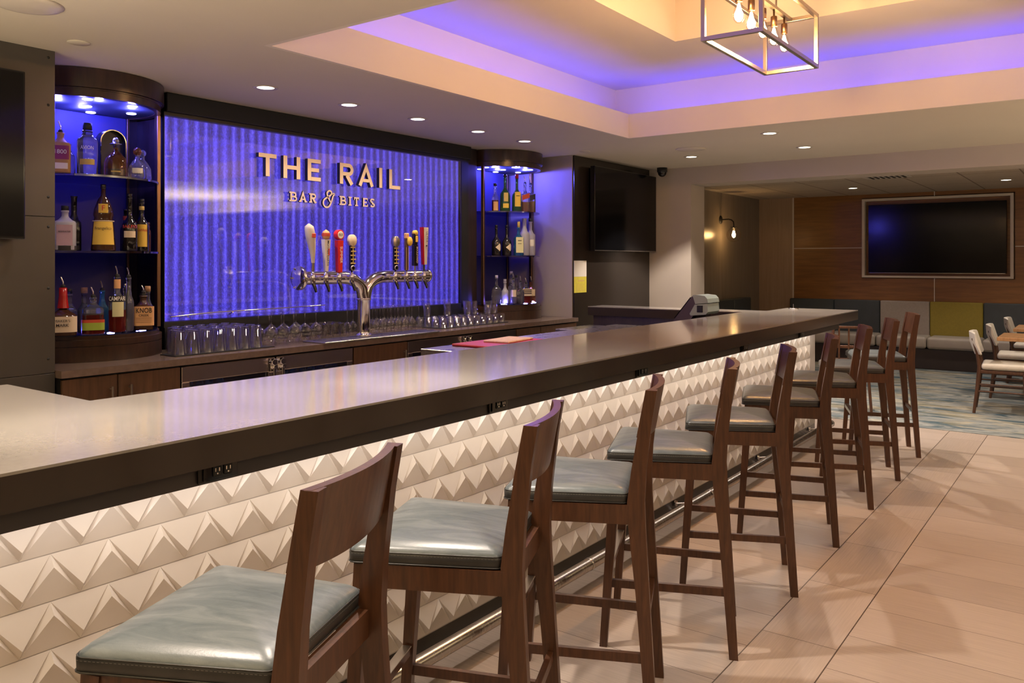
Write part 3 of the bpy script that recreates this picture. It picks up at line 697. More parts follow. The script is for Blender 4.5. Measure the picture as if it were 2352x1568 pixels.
text_on(t, 'Frangelico', .024, .064, .135, M['ink']); label_patch(t, .050, .228, .282, .95, M['fyellow'], 'neck_label', off=.006); text_on(t, 'F', .044, .050, .255, M['redink'], off=.008, bold=.001); cap(t, .374, .016, .028, M['darkglass'])
t = bottle('cream_liqueur_bottle', 'slim black cream-liqueur bottle with red and cream label on middle shelf', 2.705, 4.91, ZM, .046, .335, M['darkglass'], .42, .014, .14)
label_patch(t, .046, .085, .125, 1.5, M['cream']); text_on(t, 'BAILEYS', .026, .0465, .152, M['redink'], bold=.0012); cap(t, .335, .016, .022, M['darkglass'])
t = bottle('coffee_liqueur_bottle', 'dark bottle with gold collar and yellow label at right of middle shelf', 2.800, 4.94, ZM, .043, .31, M['darkglass'], .36, .014, .14)
label_patch(t, .043, .03, .17, 1.5, M['fyellow']); text_on(t, 'Kahlua', .024, .044, .135, M['redink'], bold=.001); mb = MB(); mb.lathe([(.0150, .262), (.0165, .264), (.0165, .284), (.015, .286)], n=16); mb.build('collar', M['goldink'], t); cap(t, .31, .016, .022, M['black'])
t = bottle('spirit_bottle', 'small dark bottle with a red seal between cream liqueur and coffee liqueur', 2.758, 5.05, ZM, .034, .27, M['darkglass'], .36); label_patch(t, .034, .20, .225, 6.2, M['redlabel'], 'seal', off=-.015)
t = bottle('spirit_bottle', 'thin tube bottle against the right post on middle shelf', 2.890, 5.03, ZM, .020, .19, M['amber'], .2, .012)
# --- left tower, bottom level
t = bottle('bourbon_bottle', 'squat bourbon bottle with dripping red wax neck and cream label', 2.300, 4.90, ZB, .074, .275, M['browng'], .50, .017, .13, sq=3.2)
mb = MB(); mb.lathe([(.031, .118 + .04), (.0285, .175), (.0225, .23), (.021, .276), (.0001, .278)], n=20); mb.build('wax_seal', M['redwax'], t)
label_patch(t, .0745, .022, .112, 2.1, M['cream'], sq=3.2, off=.003); text_on(t, "MAKER'S", .021, .0785, .087, M['ink'], off=.003); text_on(t, 'MARK', .024, .0785, .062, M['ink'], off=.003, bold=.0006); pourer(t, .278, h=.055)
t = bottle('rye_bottle', 'square bottle with red and lime green label and pourer on bottom level', 2.474, 4.90, ZB, .058, .215, M['clear'], .24, .017, .10, sq=6, liquid=M['redliq'], lz=.52)
label_patch(t, .0606, .0, .022, 6.2, M['redliq'], 'dark_base', sq=6); label_patch(t, .0608, .022, .066, 2.0, M['green'], sq=6, off=.002); label_patch(t, .0608, .066, .084, 2.0, M['redlabel'], 'red_band', sq=6, off=.002); pourer(t, .215, h=.055)
t = bottle('spirit_bottle', 'clear black-capped bottle behind the green-labelled one, bottom level', 2.402, 5.04, ZB, .042, .235, M['clear'], .32); cap(t, .235, .017, .03, M['black'])
t = bottle('spirit_bottle', 'bottle with a purple-lit cork behind the green-labelled one', 2.500, 5.06, ZB, .038, .235, M['clear'], .32); cap(t, .235, .019, .035, M['cork'])
t = bottle('spirit_bottle', 'deep blue bottle with pourer just behind the bitter aperitif', 2.580, 5.00, ZB, .036, .25, M['blueglass'], .32); pourer(t, .25)
t = bottle('aperitif_bottle', 'tall red aperitif bottle with black name band and yellow neck label', 2.606, 4.872, ZB, .048, .335, M['clear'], .36, .0165, .12, liquid=M['redliq'], lz=.40)
label_patch(t, .0488, .185, .222, 2.3, M['ink'], off=.0014); text_on(t, 'CAMPARI', .036, .0495, .203, M['whiteink'], off=.0026, bold=.0014, squash=.72); label_patch(t, .0488, .095, .184, 1.35, M['lcream'], ang=FACE + .1); label_patch(t, .018, .265, .320, 6.1, M['orange'], 'neck_label'); pourer(t, .335, h=.06)
t = bottle('vodka_bottle', 'slender clear bottle with pourer next to the tall red aperitif', 2.690, 4.895, ZB, .031, .330, M['clear'], .34); pourer(t, .33, h=.055)
t = bottle('vodka_bottle', 'faceted clear bottle with silver cap between slender bottle and bourbon', 2.735, 5.01, ZB, .027, .26, M['clear'], .3, sq=4); cap(t, .26, .015, .03, M['chrome'])
t = bottle('bourbon_bottle', 'square bourbon bottle with big tan paper label and pourer, bottom right', 2.798, 4.915, ZB, .056, .215, M['browng'], .26, .021, .09, sq=7)
label_patch(t, .0575, .028, .148, 2.2, M['orange'], sq=7, off=.003); text_on(t, 'KNOB', .044, .0605, .122, M['ink'], off=.003, bold=.001, squash=.75); text_on(t, 'CREEK', .020, .0605, .092, M['ink'], off=.003, bold=.001)
for q in (.076, .068, .058, .048): label_patch(t, .0575, q, q + .0016, 1.3, M['ink'], 'printed_line', sq=7, off=.004)
cap(t, .215, .020, .012, M['darkglass']); pourer(t, .229, h=.045)
t = bottle('spirit_bottle', 'clear bottle with a copper-topped cork at the right post, bottom level', 2.880, 5.01, ZB, .033, .235, M['clear'], .3, liquid=M['amber'], lz=.4); cap(t, .235, .018, .035, M['cork'])
# --- right tower, top shelf
FACE = R_(-131)
t = bottle('whisky_bottle', 'small whisky bottle with orange label at left of right tower top shelf', 6.678, 5.083, ZT, .034, .26, M['clear'], .34, liquid=M['redliq'], lz=.45); label_patch(t, .037, .01, .10, 1.4, M['orange']); cap(t, .26, .018, .03, M['black'])
t = bottle('whisky_bottle', 'dark green bottle with gold emblem and small yellow label, right tower', 6.735, 5.00, ZT, .052, .35, M['greeng'], .38); label_patch(t, .052, .035, .08, 1.2, M['fyellow']); label_patch(t, .052, .10, .19, .9, M['goldink'], 'emblem'); cap(t, .35, .017, .03, M['darkglass'])
t = bottle('whisky_bottle', 'dark bottle with tall yellow label in the middle of right tower top shelf', 6.825, 4.915, ZT, .050, .34, M['greeng'], .40); label_patch(t, .051, .05, .20, 1.25, M['fyellow']); label_patch(t, .051, .155, .163, .7, M['ink'], 'printed_line', off=.002); cap(t, .34, .018, .045, M['redwax'])
t = bottle('whisky_bottle', 'square whisky bottle with slanted red label, top shelf of right tower', 6.955, 4.905, ZT, .046, .30, M['clear'], .32, sq=5, liquid=M['amber'], lz=.35); mb = MB()
mb.lathe([(.0478, 0), (.0478, .05)], n=10, a0=-PI / 2 - .75, a1=-PI / 2 + .75, sq=5); mb.v = [(x, y, z + .135 + .35 * x) for x, y, z in mb.v]; mb.build('label', M['redlabel'], t); pourer(t, .30, h=.07)
t = bottle('whisky_bottle', 'square whisky bottle with slanted black label beside the wall, top shelf', 7.085, 4.925, ZT, .048, .30, M['clear'], .32, sq=5, liquid=M['amber'], lz=.40); mb = MB()
mb.lathe([(.0498, 0), (.0498, .055)], n=10, a0=-PI / 2 - .75, a1=-PI / 2 + .75, sq=5); mb.v = [(x, y, z + .13 + .35 * x) for x, y, z in mb.v]; mb.build('label', M['ink'], t); pourer(t, .30, h=.08)
t = bottle('spirit_bottle', 'short bottle with pale label half hidden between the two green bottles', 6.80, 5.06, ZT, .028, .13, M['frost'], .25)
# --- right tower, middle
for i, (x, y, lab) in enumerate(((6.680, 5.07, 'black bottle with cream diamond label against the left post, right tower'), (6.765, 5.0, 'black bottle with cream diamond label second from left, right tower middle shelf'))):
    t = bottle('liqueur_bottle', lab, x, y, ZM, .048, .285, M['darkglass'], .38, .014, .16); mb = MB(); n = 12; vs = []
    for k in range(n + 1):
        u = -1 + 2 * k / n; hh = .052 * (1 + u) / 2 if u < .55 else .052 * .775 * (1 - u) / .45 * .6 + .02
        a = FACE + .25 + u * .62; vs += [(.0495 * math.cos(a), .0495 * math.sin(a), .085 - hh), (.0495 * math.cos(a), .0495 * math.sin(a), .085 + hh)]
    mb.add(vs, [(2 * k, 2 * k + 2, 2 * k + 3, 2 * k + 1) for k in range(n)]); mb.build('label', M['cream'], t); cap(t, .285, .015, .03, M['black'])
t = bottle('gin_bottle', 'bright blue square gin bottle with white label on right tower middle shelf', 6.842, 4.905, ZM, .047, .29, M['blueglass'], .30, .015, .10, sq=6); label_patch(t, .051, .03, .19, 1.3, M['lcream'], sq=6); label_patch(t, .051, .12, .125, .7, M['ink'], 'printed_line', sq=6, off=.002); label_patch(t, .051, .15, .158, .7, M['ink'], 'printed_line', sq=6, off=.002); cap(t, .29, .015, .06, M['goldink'])
t = bottle('vodka_bottle', 'tall frosted vodka bottle with plain neck on right tower middle shelf', 6.966, 4.92, ZM, .054, .39, M['frost'], .34, .022, .10)
t = bottle('vodka_bottle', 'frosted vodka bottle with blue cap and etched name at right end of middle shelf', 7.09, 4.93, ZM, .052, .36, M['frost'], .32, .018, .10); label_patch(t, .0525, .10, .17, 1.1, M['whiteink']); cap(t, .36, .02, .04, M['banqdark'])
# --- right tower, bottom
for (x, y, R, h, mt, lab, pr) in ((6.690, 5.075, .045, .26, 'clear', 'clear square-shouldered vodka bottle with white cap at left of bottom level', 0),
                                  (6.762, 5.02, .038, .22, 'frost', 'pink-tinted frosted bottle second from left on bottom level', 0),
                                  (6.803, 4.943, .034, .25, 'clear', 'clear bottle with tan label and bent steel pourer, right tower bottom', 1),
                                  (6.870, 4.90, .038, .22, 'clear', 'clear round bottle with short neck and pourer, right tower bottom centre', 1),
                                  (6.885, 5.03, .036, .30, 'clear', 'tallest clear bottle at the back of the right tower bottom level', 0)):
    t = bottle('spirit_bottle', lab, x, y, ZB, R, h, M[mt], .34, .014, .14, sq=5 if 'square' in lab else None)
    if pr: pourer(t, h, h=.055)
    else: cap(t, h, .016, .03, M['paperwhite'] if 'white cap' in lab else M['frost'])
    if 'tan' in lab: label_patch(t, R, .07, .14, 1.6, M['cream'])
t = bottle('whisky_bottle', 'square whisky bottle with dark-lettered cream label, right tower bottom level', 6.984, 4.91, ZB, .055, .20, M['clear'], .26, .017, .10, sq=6, liquid=M['redliq'], lz=.40); label_patch(t, .0575, .075, .15, 1.9, M['cream'], sq=6, off=.002)
for q in (.130, .112, .094): label_patch(t, .0575, q, q + .010, 1.3, M['ink'], 'printed_line', sq=6, off=.003)
pourer(t, .20)
t = bottle('whisky_bottle', 'round amber whisky bottle with cream label nearest the purple-lit wall', 7.105, 4.93, ZB, .046, .215, M['amber'], .32, .016, .12); label_patch(t, .047, .07, .14, 1.5, M['cream']); pourer(t, .215)
t = bottle('spirit_bottle', 'clear bottle with blue cap behind the two whisky bottles, right tower', 7.04, 5.075, ZB, .034, .26, M['clear'], .34); cap(t, .26, .016, .03, M['banqdark'])

# ------------------------------------------------------------------ tap tower
tt = thing('beer_tap_tower', 'polished Y-shaped steel beer tap tower with eight taps on the back counter', 'beer tower', (4.48, 4.70, .9275))
TX, TY, TZ = 4.48, 4.70, .9275
ZA = 1.385 - TZ
mb = MB(); mb.lathe([(.0001, 0), (.068, 0), (.070, .006), (.056, .014), (.052, .02), (.050, .03), (.050, .275), (.058, .278), (.058, .292), (.050, .295), (.0001, .295)], n=28); mb.build('column', M['chrome'], tt)
for s_, xe in ((-1, 3.87 - TX), (1, 5.215 - TX)):
    pts = [(s_ * .004, 0, .285), (s_ * .018, 0, .335)] + [(s_ * (.018 + .20 * (1 - math.cos(R_(a)))) , 0, .335 + (ZA - .335) * math.sin(R_(a))) for a in (18, 36, 54, 72, 90)]
    pts += [(s_ * .30, 0, ZA), (xe, 0, ZA)]
    MB().tube(pts, .050, 20).build('tap_arm', M['chrome'], tt)
mb = MB(); mb.lathe([(.0001, 3.835 - TX), (.080, 3.835 - TX), (.087, 3.842 - TX), (.087, 3.855 - TX), (.075, 3.87 - TX), (.052, 3.885 - TX)], (0, 0, ZA), 28, ax='X'); mb.build('end_medallion', M['chrome'], tt)
for a in range(0, 360, 60):
    mb = MB(); mb.cyl((0, .078 * math.cos(R_(a)), ZA + .078 * math.sin(R_(a))), .007, 3.828 - TX, 3.837 - TX, 8, ax='X'); mb.build('screw', M['chrome'], tt)
mb = MB(); mb.lathe([(.052, 5.20 - TX), (.056, 5.205 - TX), (.056, 5.22 - TX), (.040, 5.235 - TX), (.0001, 5.24 - TX)], (0, 0, ZA), 24, ax='X'); mb.build('end_cap', M['chrome'], tt)
taps = [3.886, 4.007, 4.132, 4.258, 4.722, 4.850, 4.950, 5.061]
faucets = []
for x in taps:
    xl = x - TX; yf = -.075
    mb = MB(); mb.tube([(xl, -.03, ZA), (xl, yf - .03, ZA)], .016, 12); mb.lathe([(.012, ZA - .045), (.018, ZA - .03), (.020, ZA), (.018, ZA + .025), (.010, ZA + .036), (.007, ZA + .05), (.0001, ZA + .05)], (xl, yf - .03, 0), 14)
    f_ = mb.build('faucet', M['chrome'], tt)
    mb = MB(); mb.tube([(xl, yf - .035, ZA - .035), (xl + .004, yf - .052, ZA - .075), (xl + .006, yf - .058, ZA - .10)], .011, 10, rr=[.014, .012, .009]); mb.build('spout', M['darkglass'], f_)
# handles: own parts on the tower
HY = TY - .105
def handle(x, z0, z1, build, name='tap_handle'):
    root = None; mb, mat = build(x - TX, -.105, z0 - TZ, z1 - TZ); o = mb.build(name, mat, tt)
    return o
b0 = 1.435
# 1 cream curved handle
def h1(x, y, a, c):
    mb = MB(); rings = []
    for i in range(15):
        t = i / 14; z = a + (c - a) * t; off = -.028 * math.sin(t * PI * .55) * t * 1.3; r = .012 + .022 * max(0, math.sin(min(1, t * 1.02) ** 1.7 * PI * .80)) ** .8
        if t > .93: r *= .62
        if t == 1: r = .004
        rings.append([(x + off + r * math.cos(q) * 1.1, y + r * math.sin(q), z) for q in [2 * PI * k / 16 for k in range(16)]])
    mb.loft(rings, True, True); return mb, M['chairfab']
o = handle(3.886, b0 + .06, 1.775, h1); mb = MB(); mb.tube([(3.886 - TX, -.105, b0 - TZ), (3.886 - TX, -.105, b0 + .08 - TZ)], .012, 10); mb.build('ferrule', M['chrome'], o)
mb = MB(); mb.bbox(3.850 - TX, 3.885 - TX, -.142, -.128, 1.675 - TZ, 1.705 - TZ, r=.003); mb.build('badge', M['redlabel'], o)
# 2 white tapered paddle with orange top
def h2(x, y, a, c):
    mb = MB(); mb.hexa([(x - .012, y - .012, a), (x + .012, y - .012, a), (x + .012, y + .012, a), (x - .012, y + .012, a)], [(x - .028, y - .020, c), (x + .028, y - .020, c), (x + .028, y + .020, c), (x - .028, y + .020, c)]); return mb, M['paperwhite']
o = handle(4.007, b0, 1.665, h2); x = 4.007 - TX
mb = MB(); mb.lathe([(.0001, 1.665 - TZ), (.026, 1.670 - TZ), (.030, 1.695 - TZ), (.024, 1.722 - TZ), (.0001, 1.738 - TZ)], (x, -.105, 0), 14); mb.build('orange_top', M['orange'], o)
mb = MB(); mb.lathe([(.0305, 1.688 - TZ), (.0315, 1.700 - TZ), (.0305, 1.712 - TZ)], (x, -.105, 0), 14); mb.build('red_band', M['redlabel'], o)
mb = MB(); flat_text(mb, 'MOTHER EARTH', .026, x + .003, -.1275, 1.565 - TZ, vert=True, bold=.0008, squash=.95); mb.v = [(a, b_ + (1.665 - TZ - c) * .035, c) for a, b_, c in mb.v]; mb.build('lettering', M['ink'], o)
mb = MB(); mb.bbox(x + .006, x + .018, -.1265, -.121, 1.55 - TZ, 1.60 - TZ, r=.001); mb.build('badge', M['redlabel'], o)
# 3 red paddle with round top
def h3(x, y, a, c):
    mb = MB(); mb.hexa([(x - .018, y - .016, a), (x + .018, y - .016, a), (x + .018, y + .016, a), (x - .018, y + .016, a)], [(x - .027, y - .018, c), (x + .027, y - .018, c), (x + .027, y + .018, c), (x - .027, y + .018, c)]); return mb, M['red']
o = handle(4.132, b0 - .01, 1.662, h3); x = 4.132 - TX
mb = MB(); mb.cyl((x, 0, 1.702 - TZ), .038, -.122, -.086, 28, ax='Y'); mb.build('round_head', M['red'], o)
mb = MB(); mb.cyl((x, 0, 1.702 - TZ), .028, -.1245, -.1215, 28, ax='Y'); flat = mb.build('badge', M['paperwhite'], o)
mb = MB(); flat_text(mb, 'BLB', .026, x, -.1255, 1.702 - TZ, bold=.0012, squash=.85); mb.build('lettering', M['ink'], o)
mb = MB(); flat_text(mb, 'SUMMER', .034, x + .004, -.1245, 1.555 - TZ, vert=True, squash=.95); mb.build('lettering', M['whiteink'], o)
# 4 & 5 gold/black chequered handles with oval heads
def h4(x, y, a, c):
    mb = MB(); mb.bbox(x - .019, x + .019, y - .012, y + .012, a, c, r=.003); return mb, M['darkglass']
for (xx, top, hm) in ((4.258, 1.628, 'cream'), (4.722, 1.628, 'nickel')):
    o = handle(xx, b0, top, h4); x = xx - TX
    mb = MB(); rings = []
    mb.lathe([(.0001, -.124), (.034, -.124), (.036, -.120), (.036, -.092), (.0001, -.090)], (x, 0, top + .035 - TZ), 24, ax='Y'); mb.v = [(a, b_, (c - (top + .035 - TZ)) * 1.25 + top + .035 - TZ) for a, b_, c in mb.v]; mb.build('oval_head', M[hm], o)
    mb = MB()
    for i in range(5):
        z = b0 + .052 + i * .030 - TZ; q = .004 * (i % 2)
        mb.bbox(x - .024 + q, x + .024 + q, -.122, -.116, z, z + .009, r=.001)
    mb.bbox(x - .003, x + .003, -.122, -.1165, b0 + .05 - TZ, b0 + .185 - TZ, r=.001)
    mb.build('lattice', M['goldink'], o)
    mb = MB(); mb.lathe([(.014, -.122), (.020, -.121), (.020, -.113), (.014, -.112)], (x, 0, b0 + .022 - TZ), 18, ax='Y'); mb.build('ring', M['nickel'], o)
# 6 brown bar with yellow oval
def h6(x, y, a, c): mb = MB(); mb.bbox(x - .014, x + .014, y - .012, y + .012, a, c, r=.003); return mb, M['cabwood']
o = handle(4.850, b0, 1.70, h6); x = 4.850 - TX
mb = MB(); mb.bbox(x - .018, x + .020, -.120, -.09, 1.69 - TZ, 1.735 - TZ, r=.006); mb.build('block_head', M['orange'], o)
mb = MB(); mb.lathe([(.0001, -.138), (.022, -.138), (.024, -.134), (.024, -.120), (.0001, -.118)], (x + .016, 0, 1.668 - TZ), 24, ax='Y'); mb.v = [(a, b_, (c - 1.668 + TZ) * 1.55 + 1.668 - TZ) for a, b_, c in mb.v]; mb.build('oval_badge', M['fyellow'], o)
mb = MB()
for q in (-.0155, .0125): mb.bbox(x + q, x + q + .003, -.119, -.116, b0 - TZ, 1.62 - TZ, r=.001)
mb.build('edging', M['goldink'], o)
# 7 black handle with gold head, lettering
def h7(x, y, a, c): mb = MB(); mb.bbox(x - .022, x + .022, y - .016, y + .016, a, c, r=.003); return mb, M['darkglass']
o = handle(4.950, b0 + .035, 1.64, h7); x = 4.950 - TX
mb = MB(); mb.bbox(x - .020, x + .020, -.120, -.088, 1.64 - TZ, 1.735 - TZ, r=.004); mb.build('head', M['darkglass'], o)
mb = MB(); mb.bbox(x - .006, x + .021, -.123, -.10, 1.665 - TZ, 1.715 - TZ, r=.002); mb.lathe([(.0001, -.1205), (.020, -.1205), (.022, -.116), (.022, -.092), (.0001, -.09)], (x + .002, 0, 1.74 - TZ), 20, ax='Y'); mb.build('gold_head', M['fyellow'], o)
mb = MB(); flat_text(mb, 'BOULEVARD', .026, x + .009, -.1225, 1.56 - TZ, vert=True, bold=.001, squash=.92); mb.build('lettering', M['cream'], o)
mb = MB(); mb.tube([(x, -.105, b0 - .01 - TZ), (x, -.105, b0 + .04 - TZ)], .007, 8); mb.build('ferrule', M['nickel'], o)
# 8 red/white tapered
def h8(x, y, a, c): mb = MB(); mb.hexa([(x - .020, y - .012, a), (x + .020, y - .012, a), (x + .020, y + .012, a), (x - .020, y + .012, a)], [(x - .036, y - .016, c), (x + .034, y - .016, c), (x + .034, y + .016, c), (x - .036, y + .016, c)]); return mb, M['redwax']
o = handle(5.061, b0 + .045, 1.79, h8); x = 5.061 - TX
mb = MB(); mb.hexa([(x - .008, -.120, b0 + .045 - TZ), (x + .020, -.120, b0 + .045 - TZ), (x + .020, -.116, b0 + .045 - TZ), (x - .008, -.116, b0 + .045 - TZ)], [(x - .018, -.124, 1.789 - TZ), (x + .034, -.124, 1.789 - TZ), (x + .034, -.118, 1.789 - TZ), (x - .018, -.118, 1.789 - TZ)]); mb.build('white_face', M['chairfab'], o)
mb = MB(); flat_text(mb, 'ULTRA', .032, x + .012, -.1265, 1.71 - TZ, vert=True, squash=.9); mb.bbox(x + .004, x + .020, -.1255, -.122, 1.632 - TZ, 1.642 - TZ, r=.001); mb.build('lettering', M['ink'], o)
mb = MB(); mb.tube([(x, -.105, b0 - .01 - TZ), (x, -.105, b0 + .05 - TZ)], .009, 8); mb.build('ferrule', M['banqdark'], o)

# drip tray
dt = thing('drip_tray', 'low stainless drip tray with punched top under the beer tap tower', 'drip tray', (4.56, 4.66, .9145))
MB().bbox(-.62, .62, -.135, .11, 0, .011, r=.002).build('tray', M['steel'], dt)
mb = MB()
for i in range(58):
    x = -.60 + i * .021; mb.box(x, x + .010, -.125, .10, .0112, .0125)
mb.build('grate', M['steel'], dt)

# ------------------------------------------------------------------ glassware
def shell(prof_o, wall=.002, n=20):
    mb = MB(); mb.lathe(prof_o, n=n); return mb
mat_l = MB().loft([[(x, y, z) for x, y in ((2.86, 4.655), (3.60, 4.655), (3.60, 5.105), (3.06, 5.105), (3.04, 4.98), (2.93, 4.86), (2.86, 4.83))] for z in (.9145, .920)], False, True); tag(mat_l.build('bar_mat', M['rubber']), 'black rubber bar mat under the rows of pint glasses', 'mat')
pg = MB().lathe([(.0001, .146), (.028, .146), (.030, .150), (.0305, .145), (.0435, .002), (.0440, 0), (.0425, 0), (.0285, .138), (.0001, .139)], n=20)
first = tag(pg.build('pint_glass', M['drink']), 'clear pint glass upside down in the packed rows on the black mat', 'glass', 'upside-down pint glasses on the black mat')
k = 0
for j in range(5):
    for i in range(7):
        x = 2.915 + i * .095 + (j % 2) * .02; y = 4.706 + j * .0885
        if (x - CL) ** 2 + (y - 5.24) ** 2 < .50 ** 2: continue
        o = first if k == 0 else dup(first); o.location = (x, y, .9205); k += 1
wp = [(.034, 0), (.037, .002), (.050, .045), (.051, .07), (.042, .10), (.020, .118), (.006, .128), (.0042, .14), (.0042, .205), (.008, .212), (.036, .217), (.037, .219), (.0001, .220)]
wg = MB().lathe(wp, n=24)
first = tag(wg.build('wine_glass', M['drink']), 'large-bowled wine glass upside down between pint glasses and tap tower', 'glass', 'large upside-down wine glasses left of the taps')
k = 0
for (x, y) in ((3.69, 4.83), (3.81, 4.85), (3.93, 4.86), (4.05, 4.88), (4.165, 4.89), (3.70, 4.97), (3.83, 4.99), (3.95, 5.00), (4.08, 5.02)):
    o = first if k == 0 else dup(first); o.location = (x, y, .9148); k += 1
wp2 = [(.027, 0), (.029, .002), (.036, .045), (.034, .075), (.018, .100), (.005, .112), (.0038, .125), (.0038, .195), (.007, .202), (.031, .207), (.032, .209), (.0001, .210)]
wg2 = MB().lathe(wp2, n=20)
first = tag(wg2.build('wine_glass', M['drink']), 'narrow white-wine glass upside down in rows beside the tap tower', 'glass', 'narrow upside-down wine glasses by the taps')
k = 0
for (x, y) in [(4.52, 4.93), (4.60, 4.95)] + [(4.80 + i * .088, 4.90) for i in range(7)] + [(4.76 + i * .088, 4.98) for i in range(7)] + [(4.80 + i * .088, 5.06) for i in range(7)]:
    o = first if k == 0 else dup(first); o.location = (x, y, .9148); k += 1
# ribbed tumblers
mb = MB(); n = 36
def rib(r, z): return [(r * (1 + .03 * (i % 2)) * math.cos(2 * PI * i / n), r * (1 + .03 * (i % 2)) * math.sin(2 * PI * i / n), z) for i in range(n)]
mb.loft([rib(.040, 0), rib(.039, .03), rib(.035, .105), rib(.030, .112)], False, False); mb.add(rib(.030, .112), [tuple(range(n))])
first = tag(mb.build('ribbed_tumbler', M['drink']), 'ribbed tumbler upside down, packed just left of the tap column', 'glass', 'ribbed tumblers left of the tap column')
k = 0
for j in range(3):
    for i in range(3):
        o = first if k == 0 else dup(first); o.location = (4.262 + i * .084, 4.87 + j * .084 + .0, .9148) ; k += 1
mat_r = MB().bbox(5.44, 6.42, 4.72, 5.10, .9145, .920, r=.002); tag(mat_r.build('bar_mat', M['rubber']), 'black rubber bar mat under the rocks glasses near the right bottle tower', 'mat')
rg = MB().lathe([(.0001, .084), (.034, .084), (.037, .080), (.041, .002), (.0415, 0), (.040, 0), (.035, .066), (.0001, .070)], n=20)
first = tag(rg.build('rocks_glass', M['drink']), 'low rocks glass upside down on the mat toward the right bottle tower', 'glass', 'rocks glasses on the right-hand mat')
k = 0
for j in range(4):
    for i in range(10):
        o = first if k == 0 else dup(first); o.location = (5.495 + i * .095, 4.765 + j * .092, .9205); k += 1
hg = MB().lathe([(.0001, .124), (.030, .124), (.033, .120), (.039, .002), (.0395, 0), (.038, 0), (.031, .110), (.0001, .112)], n=20)
first = tag(hg.build('highball_glass', M['drink']), 'highball glass stacked upside down on top of the rocks glasses', 'glass', 'highball glasses stacked on the rocks glasses')
k = 0
for (x, y) in ((5.590, 5.041), (5.875, 5.041), (6.065, 4.949), (6.160, 4.949), (6.255, 4.857), (6.35, 4.857), (6.16, 5.041)):
    o = first if k == 0 else dup(first); o.location = (x, y, 1.0048); k += 1

# ================================================================== FRONT BAR
BX0, BX1, BY0, BY1 = .50, 7.82, 1.83, 2.575
bar = thing('bar_counter', 'long bar with grey quartz top and white pyramid-relief tiled front', 'bar counter', (4.16, 2.2, 0)); ox, oy = 4.16, 2.2
RX1 = 1.29; RY1 = 3.156
def poly_slab(mb, pts, za, zb):
    c = .003; cx_ = sum(p[0] for p in pts) / len(pts)
    n = len(pts)
    mb.loft([[(x - ox, y - oy, za) for x, y in pts], [(x - ox, y - oy, zb) for x, y in pts]], False, True); return mb
top_poly = [(BX0, BY0), (BX1, BY0), (BX1, 2.46), (7.23, 2.46), (7.23, 4.13), (6.93, 4.13), (6.93, BY1), (RX1, BY1), (RX1, RY1), (BX0, RY1)]
mb = MB(); poly_slab(mb, top_poly, 1.0605, 1.067); mb.build('countertop', M['quartz'], bar)
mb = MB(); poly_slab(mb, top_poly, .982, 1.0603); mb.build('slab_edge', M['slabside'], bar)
mb = MB(); mb.box(.7 - ox, 7.30 - ox, 1.862 - oy, 1.885 - oy, .934, .9815); mb.box(7.28 - ox, 7.30 - ox, 1.885 - oy, 2.44 - oy, .934, .9815); mb.build('apron', M['apron'], bar)
# relief tile field
mb = MB(); pz = .1413; rows = [(.912, 1.027)] + [(.797 - .115 * i, .912 - .115 * i) for i in range(7)]; px0 = .868 - pz * 2; NX = 46; YF = 2.062; G = .0012; Hh = .017
hgt = .115
for (za, zb) in rows:
    zb_ = zb
    for i in range(NX):
        xv = px0 + i * pz; xp = xv + pz / 2
        if xv < .62 or xv + pz > 7.30: continue
        zA, zB = za + G, zb - G; h = zB - zA
        V1 = (xv, 0, zA); V2 = (xv + pz, 0, zA); P1 = (xp, 0, zB); Pm = (xp - pz, 0, zB)
        Pp = (xp, -Hh, zA + .75 * h); Pn = (xp - pz, 0, zB); Vp1 = (xv, -Hh, zA + .21 * h); Vp2 = (xv + pz, -Hh, zA + .21 * h)
        P2 = (xp + pz, 0, zB)
        upm = (xp, -.16 * Hh, zA + .30 * h); dnm = (xv + pz, -.16 * Hh, zA + .68 * h)
        mb.add([V1, V2, Pp, upm], [(0, 1, 3), (1, 2, 3), (2, 0, 3)], True)
        mb.add([P1, Vp2, P2, dnm], [(1, 0, 3), (2, 1, 3), (0, 2, 3)], True)
        mb.add([V1, Pp, P1], [(0, 1, 2)]); mb.add([V2, P1, Pp], [(0, 1, 2)])
        mb.add([V1, P1, Vp1], [(0, 1, 2)]); mb.add([V2, Vp2, P1], [(0, 1, 2)])
mb.v = [(x - ox, y + YF - oy, z) for x, y, z in mb.v]
mb.build('tiled_front', M['tile'], bar)
MB().box(.6 - ox, 7.30 - ox, 2.0625 - oy, 2.10 - oy, .104, .98).build('grout_bed', M['taupe'], bar)
MB().box(.6 - ox, 7.30 - ox, 2.064 - oy, 2.10 - oy, 0, .104).build('kick_plate', M['darkpanel'], bar)
mb = MB(); mb.box(.6 - ox, 7.30 - ox, 2.101 - oy, 2.25 - oy, 0, .98); mb.box(.62 - ox, 1.2 - ox, 2.25 - oy, 3.1 - oy, 0, .98); mb.box(6.95 - ox, 7.2 - ox, 2.25 - oy, 4.08 - oy, 0, .98); mb.build('bar_body', M['plumwood'], bar)
